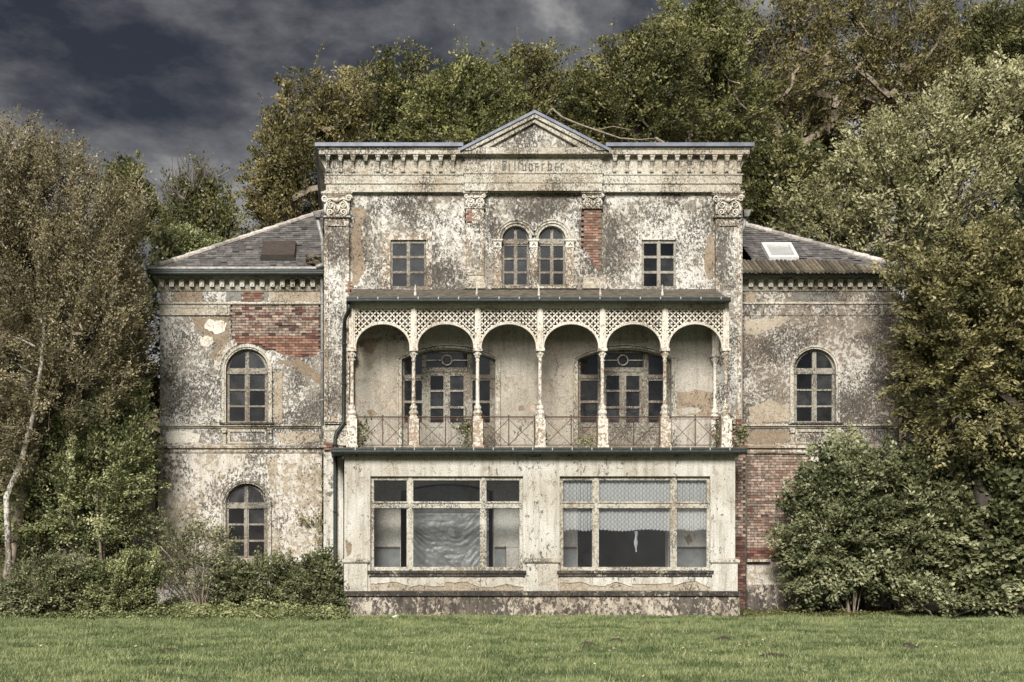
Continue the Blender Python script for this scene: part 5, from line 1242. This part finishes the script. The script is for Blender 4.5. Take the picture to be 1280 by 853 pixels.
plant('beech_tree', 'yellowish green beech rising right behind the pediment peak', 'tree', GH, 680, [(660, 105, 52, 38), (700, 95, 36, 32), (640, 150, 60, 50), (705, 160, 60, 60), (680, 200, 80, 50)], 30, 340, 123, 0.090, 'lf_olive', 'bark', gap=.09, seed=4, droop=.3, spray=(1.3, .5, .16))
plant('beech_tree', 'tall deep green beech right of the pediment, reaching near the top edge of the sky', 'tree', GH, 785, [(772, 104, 38, 40), (738, 118, 26, 30), (812, 76, 34, 42), (770, 150, 66, 50), (825, 110, 46, 70)], 28, 400, 130, 0.090, 'lf_green', 'bark_dark', gap=.09, seed=5, trunk_r=.32, spray=(1.3, .55, .16))
plant('beech_tree', 'tall yellow-green beech with pale limbs above the right half of the cornice', 'tree', GH, 880, [(864, 44, 38, 44), (895, 35, 50, 48), (870, 90, 60, 60), (910, 130, 55, 50), (860, 160, 60, 30)], 33, 380, 116, 0.098, 'lf_mid', 'bark_pale', gap=.09, seed=6, trunk_r=.34, shell=.5, spray=(1.3, .55, .16))
plant('beech_tree', 'tall sparse brown beech with forked bare limbs above the right corner of the cornice', 'tree', GH, 985, [(960, 30, 48, 46), (1010, 30, 44, 48), (985, 90, 60, 50), (950, 120, 50, 50), (1020, 130, 45, 40)], 36, 300, 72, 0.101, 'lf_rust', 'bark_pale', seed=7, gap=.04, trunk_r=.36, spray=(1.4, .6, .18))
plant('beech_tree', 'red-brown thin-crowned beech with sky showing through, top right of the hill row', 'tree', GH, 1095, [(1060, 40, 44, 44), (1110, 30, 50, 44), (1150, 50, 44, 50), (1095, 95, 60, 44), (1130, 110, 60, 40)], 38, 280, 72, 0.101, 'lf_rust', 'bark_pale', seed=8, gap=.04, trunk_r=.36, spray=(1.4, .6, .18))
plant('beech_tree', 'orange-brown beech beside the right edge of the hill row', 'tree', GH, 1195, [(1190, 30, 46, 44), (1220, 75, 50, 50), (1180, 90, 44, 44)], 40, 240, 95, 0.101, 'lf_olive', 'bark', gap=.09, seed=9, trunk_r=.36, spray=(1.4, .6, .18))
plant('beech_tree', 'dark green tree at the top right corner of the hill row', 'tree', GH, 1262, [(1256, 50, 36, 44), (1275, 100, 40, 60), (1240, 110, 40, 40)], 36, 240, 123, 0.098, 'lf_green', 'bark_dark', gap=.09, seed=10, spray=(1.3, .5, .16))
plant('beech_tree', 'shade-coloured dark tree filling the gap low behind the right end of the cornice', 'tree', GH, 900, [(860, 170, 80, 50), (960, 170, 70, 60), (800, 185, 70, 40), (930, 230, 60, 50)], 44, 330, 70, .16, 'lf_shade', 'bark_dark', seed=11, spray=(1.6, .7, .2))
plant('beech_tree', 'shade-coloured dark tree standing behind the red-brown beech at upper right', 'tree', GH, 1100, [(1040, 150, 70, 70), (1130, 150, 80, 70), (1220, 140, 70, 60)], 47, 300, 66, .17, 'lf_shade', 'bark_dark', seed=12, spray=(1.6, .7, .2))
plant('beech_tree', 'shade-coloured dark tree standing behind the pediment and its neighbours', 'tree', GH, 620, [(560, 190, 90, 60), (680, 170, 90, 60), (760, 180, 70, 60), (450, 210, 70, 60)], 45, 300, 66, .17, 'lf_shade', 'bark_dark', seed=13, spray=(1.6, .7, .2))
plant('evergreen_tree', 'fresh dark green tree just right of the cornice end, above the right wing roof', 'tree', None, 975, [(968, 205, 46, 36), (1000, 215, 40, 36), (950, 240, 30, 34), (985, 250, 50, 30)], 19, 260, 100, .085, 'lf_green', 'bark_dark', seed=14, spray=(.9, .45, .14), droop=.4)
# --- right side
plant('maple_tree', 'big pale olive tree with rounded crown behind the right wing', 'tree', None, 1150, [(1150, 190, 66, 60), (1225, 145, 60, 56), (1270, 130, 40, 46), (1095, 215, 56, 50), (1060, 260, 56, 44), (1010, 262, 36, 24), (1110, 285, 70, 60), (1200, 250, 80, 80), (1270, 250, 50, 90), (1030, 295, 60, 26)], 15.5, 1050, 100, .082, 'lf_pale', 'bark', gap=-.2, trunk_r=.35, seed=15, up=.5, droop=0, spray=(.75, .36, .22), shell=.55, flat=.3)
plant('lime_tree', 'near green and gold leafed tree overhanging the outer end of the right wing', 'tree', None, 1235, [(1200, 360, 62, 60), (1160, 400, 34, 50), (1240, 330, 50, 50), (1172, 470, 42, 56), (1230, 440, 66, 70), (1265, 400, 40, 80), (1205, 530, 66, 34), (1140, 335, 24, 26), (1265, 520, 40, 50)], -.6, 850, 95, .062, 'lf_gold', 'bark_dark', depth=1.7, trunk_r=.22, seed=16, up=-.1, droop=.6, spray=(.62, .3, .12), shell=.5)
plant('dense_tree', 'dark tree filling the space behind the lime at the right picture edge', 'tree', None, 1260, [(1230, 400, 70, 110), (1180, 450, 60, 90), (1280, 500, 60, 120), (1330, 350, 80, 160), (1135, 410, 44, 110)], 8, 420, 70, .12, 'lf_shade', 'bark_dark', depth=2.5, seed=17, spray=(1.0, .5, .2))
plant('shrub', 'large rounded shrub with reddish flower heads against the brick of the right wing', 'shrub', None, 1065, [(1055, 620, 62, 62), (1030, 660, 56, 70), (1085, 585, 56, 34), (1010, 700, 38, 56), (1070, 690, 70, 60), (1045, 575, 26, 20)], .5, 620, 80, .060, 'lf_pink', 'bark_pale', depth=.85, stems=6, trunk_r=.05, seed=18, spray=(.42, .24, .12), shell=.45, twig=.006, crown='foliage', aspect=.55)
plant('shrub', 'grey-green spreading shrub in the middle of the right-hand thicket', 'shrub', None, 1150, [(1140, 620, 60, 54), (1180, 600, 56, 40), (1120, 680, 60, 50), (1170, 660, 60, 50)], .2, 520, 76, .066, 'lf_bush', 'bark_pale', depth=.9, stems=6, trunk_r=.05, seed=19, spray=(.5, .3, .12), shell=.45, twig=.006, crown='foliage', aspect=.55)
plant('shrub', 'broad-leaved pale green shrub at the right picture edge on the lawn border', 'shrub', None, 1235, [(1240, 640, 50, 60), (1265, 600, 46, 46), (1225, 700, 46, 44), (1262, 700, 40, 60), (1290, 650, 40, 90)], -.3, 480, 62, .086, 'lf_bush', 'bark', depth=.9, stems=6, trunk_r=.05, seed=20, spray=(.45, .3, .14), shell=.45, twig=.007, crown='foliage', aspect=.7, lgt=1.0)
plant('shrub', 'low shrub with drooping leaves at the lawn edge under the right-hand thicket', 'shrub', None, 1175, [(1180, 745, 30, 18), (1150, 742, 22, 20), (1240, 745, 34, 22)], -.7, 120, 40, .06, 'lf_bush', 'bark', depth=.35, stems=5, trunk_r=.03, seed=21, spray=(.32, .2, .1), twig=.006, crown='foliage', aspect=.7)
# --- left side
plant('birch_tree', 'big brown-olive tree with a leaning white trunk at the left picture edge', 'tree', None, 6, [(35, 200, 44, 46), (60, 250, 70, 70), (120, 290, 52, 60), (145, 330, 30, 50), (40, 350, 80, 90), (110, 400, 70, 80), (150, 390, 28, 60), (20, 480, 60, 80), (100, 480, 60, 60), (0, 260, 50, 100), (165, 250, 20, 22), (10, 560, 46, 60), (160, 440, 22, 60)], -.4, 2000, 84, .042, 'lf_brown', 'bark_pale', depth=1.7, trunk_r=.15, seed=22, up=.9, droop=-.1, spray=(.62, .2, .16), shell=.5, flat=.2, top_bare=.06, twig=.0075)
m_ = MB(); m_.tube([(X(4, -2.2), -1.3, 0), (X(8, -1.3), -1.3, Z(620, -2.2)), (X(18, -2.2), -1.25, Z(570, -2.2)), (X(33, -2.2), -1.25, Z(510, -2.2)), (X(45, -2.2), -1.5, Z(450, -2.2)), (X(50, -2), -1.3, Z(380, -2))], [.09, .085, .075, .065, .05, .03], 9)
bt = empty('birch_tree', (X(4, -2.2), -2.2, 0), 'slender white-barked birch trunk leaning right in front of the left foliage', 'tree'); m_.build('trunk', 'birch', bt, smooth=True)
m_ = MB(); rd = random.Random(3)
for k in range(5):
    py = rd.uniform(400, 540); px = 50 - (py - 380) * .13; s = rd.choice((-1, 1)); L = rd.uniform(.3, .6); p = Vector((X(px, -1.3), -1.25, Z(py, -1.3))); m_.tube([p, p + Vector((s * L * .5, -.1, .25 * L)), p + Vector((s * L, -.15, .32 * L + rd.uniform(-.1, .2)))], [.025, .016, .006], 5)
m_.build('branches', 'birch', bt)
plant('young_tree', 'fresh green sapling thicket leaning against the left wing below the big tree', 'tree', None, 128, [(120, 560, 60, 60), (160, 600, 32, 60), (70, 580, 56, 60), (150, 510, 36, 40), (95, 640, 80, 50), (25, 620, 50, 60), (20, 670, 50, 50), (170, 560, 24, 50)], .3, 900, 84, .048, 'lf_bright', 'bark_pale', depth=1.1, stems=5, trunk_r=.06, seed=23, up=.3, droop=.1, spray=(.5, .25, .12), twig=.007)
plant('dense_tree', 'dark foliage mass standing deep behind the left thicket', 'tree', None, 60, [(60, 380, 110, 90), (60, 520, 110, 100), (150, 440, 44, 130), (185, 430, 34, 110), (-40, 420, 90, 200), (60, 640, 110, 80)], 7, 560, 70, .11, 'lf_shade', 'bark_dark', depth=2.2, seed=24, spray=(1.0, .5, .2))
plant('beech_tree', 'dark green tree top poking out just right of the big brown tree on the left', 'tree', None, 160, [(158, 232, 22, 26), (172, 262, 22, 26), (150, 290, 30, 30)], 11, 170, 90, .07, 'lf_green', 'bark_dark', gap=.09, seed=25, spray=(.7, .35, .14))
plant('oak_tree', 'dark green tree crowned by bare fan-shaped twigs left of the hill gap', 'tree', None, 248, [(245, 240, 34, 30), (262, 268, 32, 26), (222, 268, 26, 24), (240, 295, 50, 24), (285, 292, 20, 18)], 17, 260, 84, .075, 'lf_green', 'bark', seed=26, spray=(.9, .4, .14), up=.6, droop=.1, twig=.02, bare_list=[(248, 222, 34, 22), (215, 255, 20, 14)])
plant('round_tree', 'small bright green rounded tree peeping over the left wing roof', 'tree', None, 230, [(228, 305, 26, 14), (250, 312, 26, 12), (210, 320, 16, 14)], 13.5, 150, 110, .055, 'lf_bright', 'bark_dark', seed=27, spray=(.5, .3, .2))
# hedge row at the foot of the left side
GL = 'low shrubs along the left foot of the villa'
plant('shrub', 'low green shrub at the far left lawn edge', 'shrub', GL, 60, [(50, 735, 44, 32), (85, 720, 30, 26), (20, 750, 30, 24)], -1.2, 300, 60, .045, 'lf_bush', 'bark_pale', depth=.5, stems=6, trunk_r=.025, seed=30, spray=(.32, .18, .1), twig=.005, crown='foliage')
plant('shrub', 'light green shrub with upright sprigs left of the twiggy shrub', 'shrub', GL, 150, [(150, 738, 50, 32), (175, 715, 30, 26), (120, 745, 34, 24)], -1.0, 320, 60, .045, 'lf_bright', 'bark_pale', depth=.5, stems=6, trunk_r=.025, seed=31, spray=(.32, .18, .1), twig=.005, crown='foliage', up=.6)
plant('shrub', 'brown twiggy half-bare shrub fanning out before the left wing', 'shrub', GL, 250, [(215, 690, 34, 24), (262, 685, 30, 22), (235, 668, 40, 16), (190, 655, 26, 18), (250, 715, 40, 20)], .3, 230, 30, .042, 'lf_bush', 'bark_pale', depth=.5, stems=14, trunk_r=.03, seed=32, spray=(.4, .2, .1), twig=.008, crown='foliage')
plant('shrub', 'dense dark leafy shrub under the lower window of the left wing', 'shrub', GL, 335, [(330, 728, 50, 26), (372, 728, 32, 24), (298, 722, 30, 24), (310, 745, 50, 22), (345, 712, 24, 14)], .5, 260, 64, .052, 'lf_bush', 'bark_pale', depth=.5, stems=9, trunk_r=.03, seed=33, spray=(.34, .2, .1), twig=.006, crown='foliage', lgt=.8)
plant('shrub', 'dark leafy shrub pressed against the left corner of the glazed bay', 'shrub', GL, 402, [(402, 722, 22, 28), (408, 745, 22, 24), (385, 745, 34, 22)], .2, 260, 64, .05, 'lf_bush', 'bark', depth=.5, stems=7, trunk_r=.03, seed=34, spray=(.3, .18, .1), twig=.006, crown='foliage', lgt=.8)
# ground ivy at the lawn edge
def cover(name, label, px0, px1, y0, y1, h, n, leaf, mat, seed):
    r = np.random.default_rng(seed); y = r.uniform(y0, y1, n); x = np.array([X(a, (y0 + y1) / 2) for a in r.uniform(px0, px1, n)])
    bl_ = np.array([mnoise.noise(Vector((a * 1.4, b * 1.4, seed))) for a, b in zip(x, y)]); hh = h * (.55 + .7 * bl_) * (0.4 + .6 * np.minimum(1, (y - y0) / .6))
    z = np.abs(hh) * r.uniform(.15, 1.0, n) + .015
    P = np.stack([x, y, z], 1); A = r.normal(size=(n, 3)); A[:, 2] *= .6; Nn = r.normal(size=(n, 3)) * .6 + [0, -.3, .6]
    me = leaf_mesh(name, P, A, Nn, leaf * r.uniform(.6, 1.2, n), np.clip(r.random(n) * .6 + bl_ * .5 + .2, 0, 1), mat, .6)
    o = bpy.data.objects.new(name, me); COL.objects.link(o); tag(o, label, 'ground cover', kind='stuff')
cover('ivy_cover', 'low dark green ivy and weeds along the foot of the left wing', -30, 436, -1.7, 1.7, .62, 34000, .042, 'lf_bright', 40)
cover('weed_fringe', 'ragged grass fringe along the foot of the bay plinth', 428, 930, -.5, -.14, .12, 7000, .03, 'lf_bright', 42)
cover('weed_cover', 'low weeds and rubble growth at the foot of the right wing', 922, 1300, -.5, 1.8, .22, 12000, .035, 'lf_green', 41)
# climbing ivy on the corner, weeds on the balcony
def weed(name, label, cat, pts, n, leaf, mat, group=None, sr=.08, seed=0, th=.008):
    r = np.random.default_rng(seed); P0 = [Vector(p) for p in pts[0]]; root = empty(name, tuple(P0[0]), label, cat, group); m_ = MB(); PP = []
    for line in pts:
        L = [Vector(p) for p in line]; m_.tube(L, [th * (1 - .6 * k / len(L)) for k in range(len(L))], 4)
        for k in range(n // len(pts)):
            t = r.random() ** .8 * (len(L) - 1); i = min(int(t), len(L) - 2); p = L[i].lerp(L[i + 1], t - i); PP.append((p.x + r.normal() * sr, p.y + r.normal() * sr * .5 - sr * .3, p.z + r.normal() * sr))
    m_.build('stem', 'bark_pale', root); PP = np.array(PP) - np.array(P0[0]); k = len(PP)
    A = r.normal(size=(k, 3)); A[:, 2] -= .3; Nn = r.normal(size=(k, 3)) * .6 + [0, -.8, .4]
    me = leaf_mesh('leaves', PP, A, Nn, leaf * r.uniform(.6, 1.2, k), r.random(k), mat, .6); o = bpy.data.objects.new('leaves', me); COL.objects.link(o); o.parent = root
def wp(px, py, Y): return (X(px, Y), Y, Z(py, Y))
weed('climbing_ivy', 'thin ivy climbing the corner between the left wing and the lower pilaster', 'ivy', [[wp(404, 740, 1.85), wp(405, 690, 1.85), wp(401, 650, 1.85), wp(404, 610, 1.85), wp(403, 585, 1.85)], [wp(398, 740, 1.85), wp(397, 680, 1.85), wp(402, 640, 1.85)], [wp(402, 650, 1.85), wp(385, 655, 1.85), wp(372, 648, 1.85)]], 520, .035, 'lf_gold', sr=.085, seed=50)
zsl = Z(559.5, .2)
def bw_(px, w, h, k, seed):
    rd = random.Random(seed); out = []
    for i in range(k): out.append([(X(px, .2) + rd.uniform(-.05, .05), .2, zsl), (X(px, .2) + rd.uniform(-w, w) * .6, .2 + rd.uniform(-.1, .1), zsl + h * .6), (X(px, .2) + rd.uniform(-w, w), .15 + rd.uniform(-.1, .1), zsl + h * rd.uniform(.7, 1.1))])
    return out
GW = 'weeds growing on the balcony'
weed('balcony_weed', 'leafy weed in the left corner of the balcony beside the first column', 'weed', bw_(454, .25, .75, 5, 1), 260, .045, 'lf_bush', GW, .08, 51, .007)
weed('balcony_weed', 'leafy weed on the balcony just left of the third column', 'weed', bw_(583, .22, .8, 5, 2), 300, .045, 'lf_bush', GW, .08, 52, .007)
weed('balcony_weed', 'small weed at the foot of the fourth column on the balcony', 'weed', bw_(680, .2, .45, 4, 3), 150, .038, 'lf_bright', GW, .06, 53, .005)
weed('balcony_weed', 'low sprawling weed before the right veranda door', 'weed', bw_(738, .5, .32, 5, 4), 170, .038, 'lf_bright', GW, .06, 54, .005)
weed('balcony_weed', 'tall bushy weed around the last column at the right balcony end', 'weed', bw_(902, .22, .85, 6, 5), 380, .046, 'lf_bush', GW, .09, 55, .007)
weed('balcony_weed', 'weed rooted on the broken ledge outside the right balcony end', 'weed', [[(a[0], a[1] - .3, a[2]) for a in l] for l in bw_(921, .22, .55, 5, 6)], 280, .045, 'lf_bush', GW, .09, 56, .007)
# dead branch lying over the trees behind the pediment
m_ = MB(); Yb = 19; br_ = [(683, 144), (690, 136), (703, 147), (722, 155), (745, 163), (775, 173), (800, 175), (820, 173)]
m_.tube([(X(a, Yb), Yb, Z(b, Yb)) for a, b in br_], [.03, .05, .05, .045, .04, .035, .03, .015], 6)
m_.tube([(X(745, Yb), Yb, Z(163, Yb)), (X(765, Yb), Yb - .2, Z(160, Yb)), (X(790, Yb), Yb - .3, Z(166, Yb))], [.03, .02, .01], 5)
m_.tube([(X(820, Yb), Yb, Z(173, Yb)), (X(850, Yb), Yb + 1, Z(180, Yb)), (X(880, Yb), Yb + 2, Z(230, Yb)), (X(880, Yb), Yb + 2.2, ground_h(X(880, Yb), Yb + 2) - .1)], [.06, .09, .14, .2], 8)
tag(m_.build('dead_tree', 'bark_pale', None, smooth=True), 'bare pale leaning branch arching over behind the right slope of the pediment', 'dead branch')
print('leaves', LEAFCOUNT)
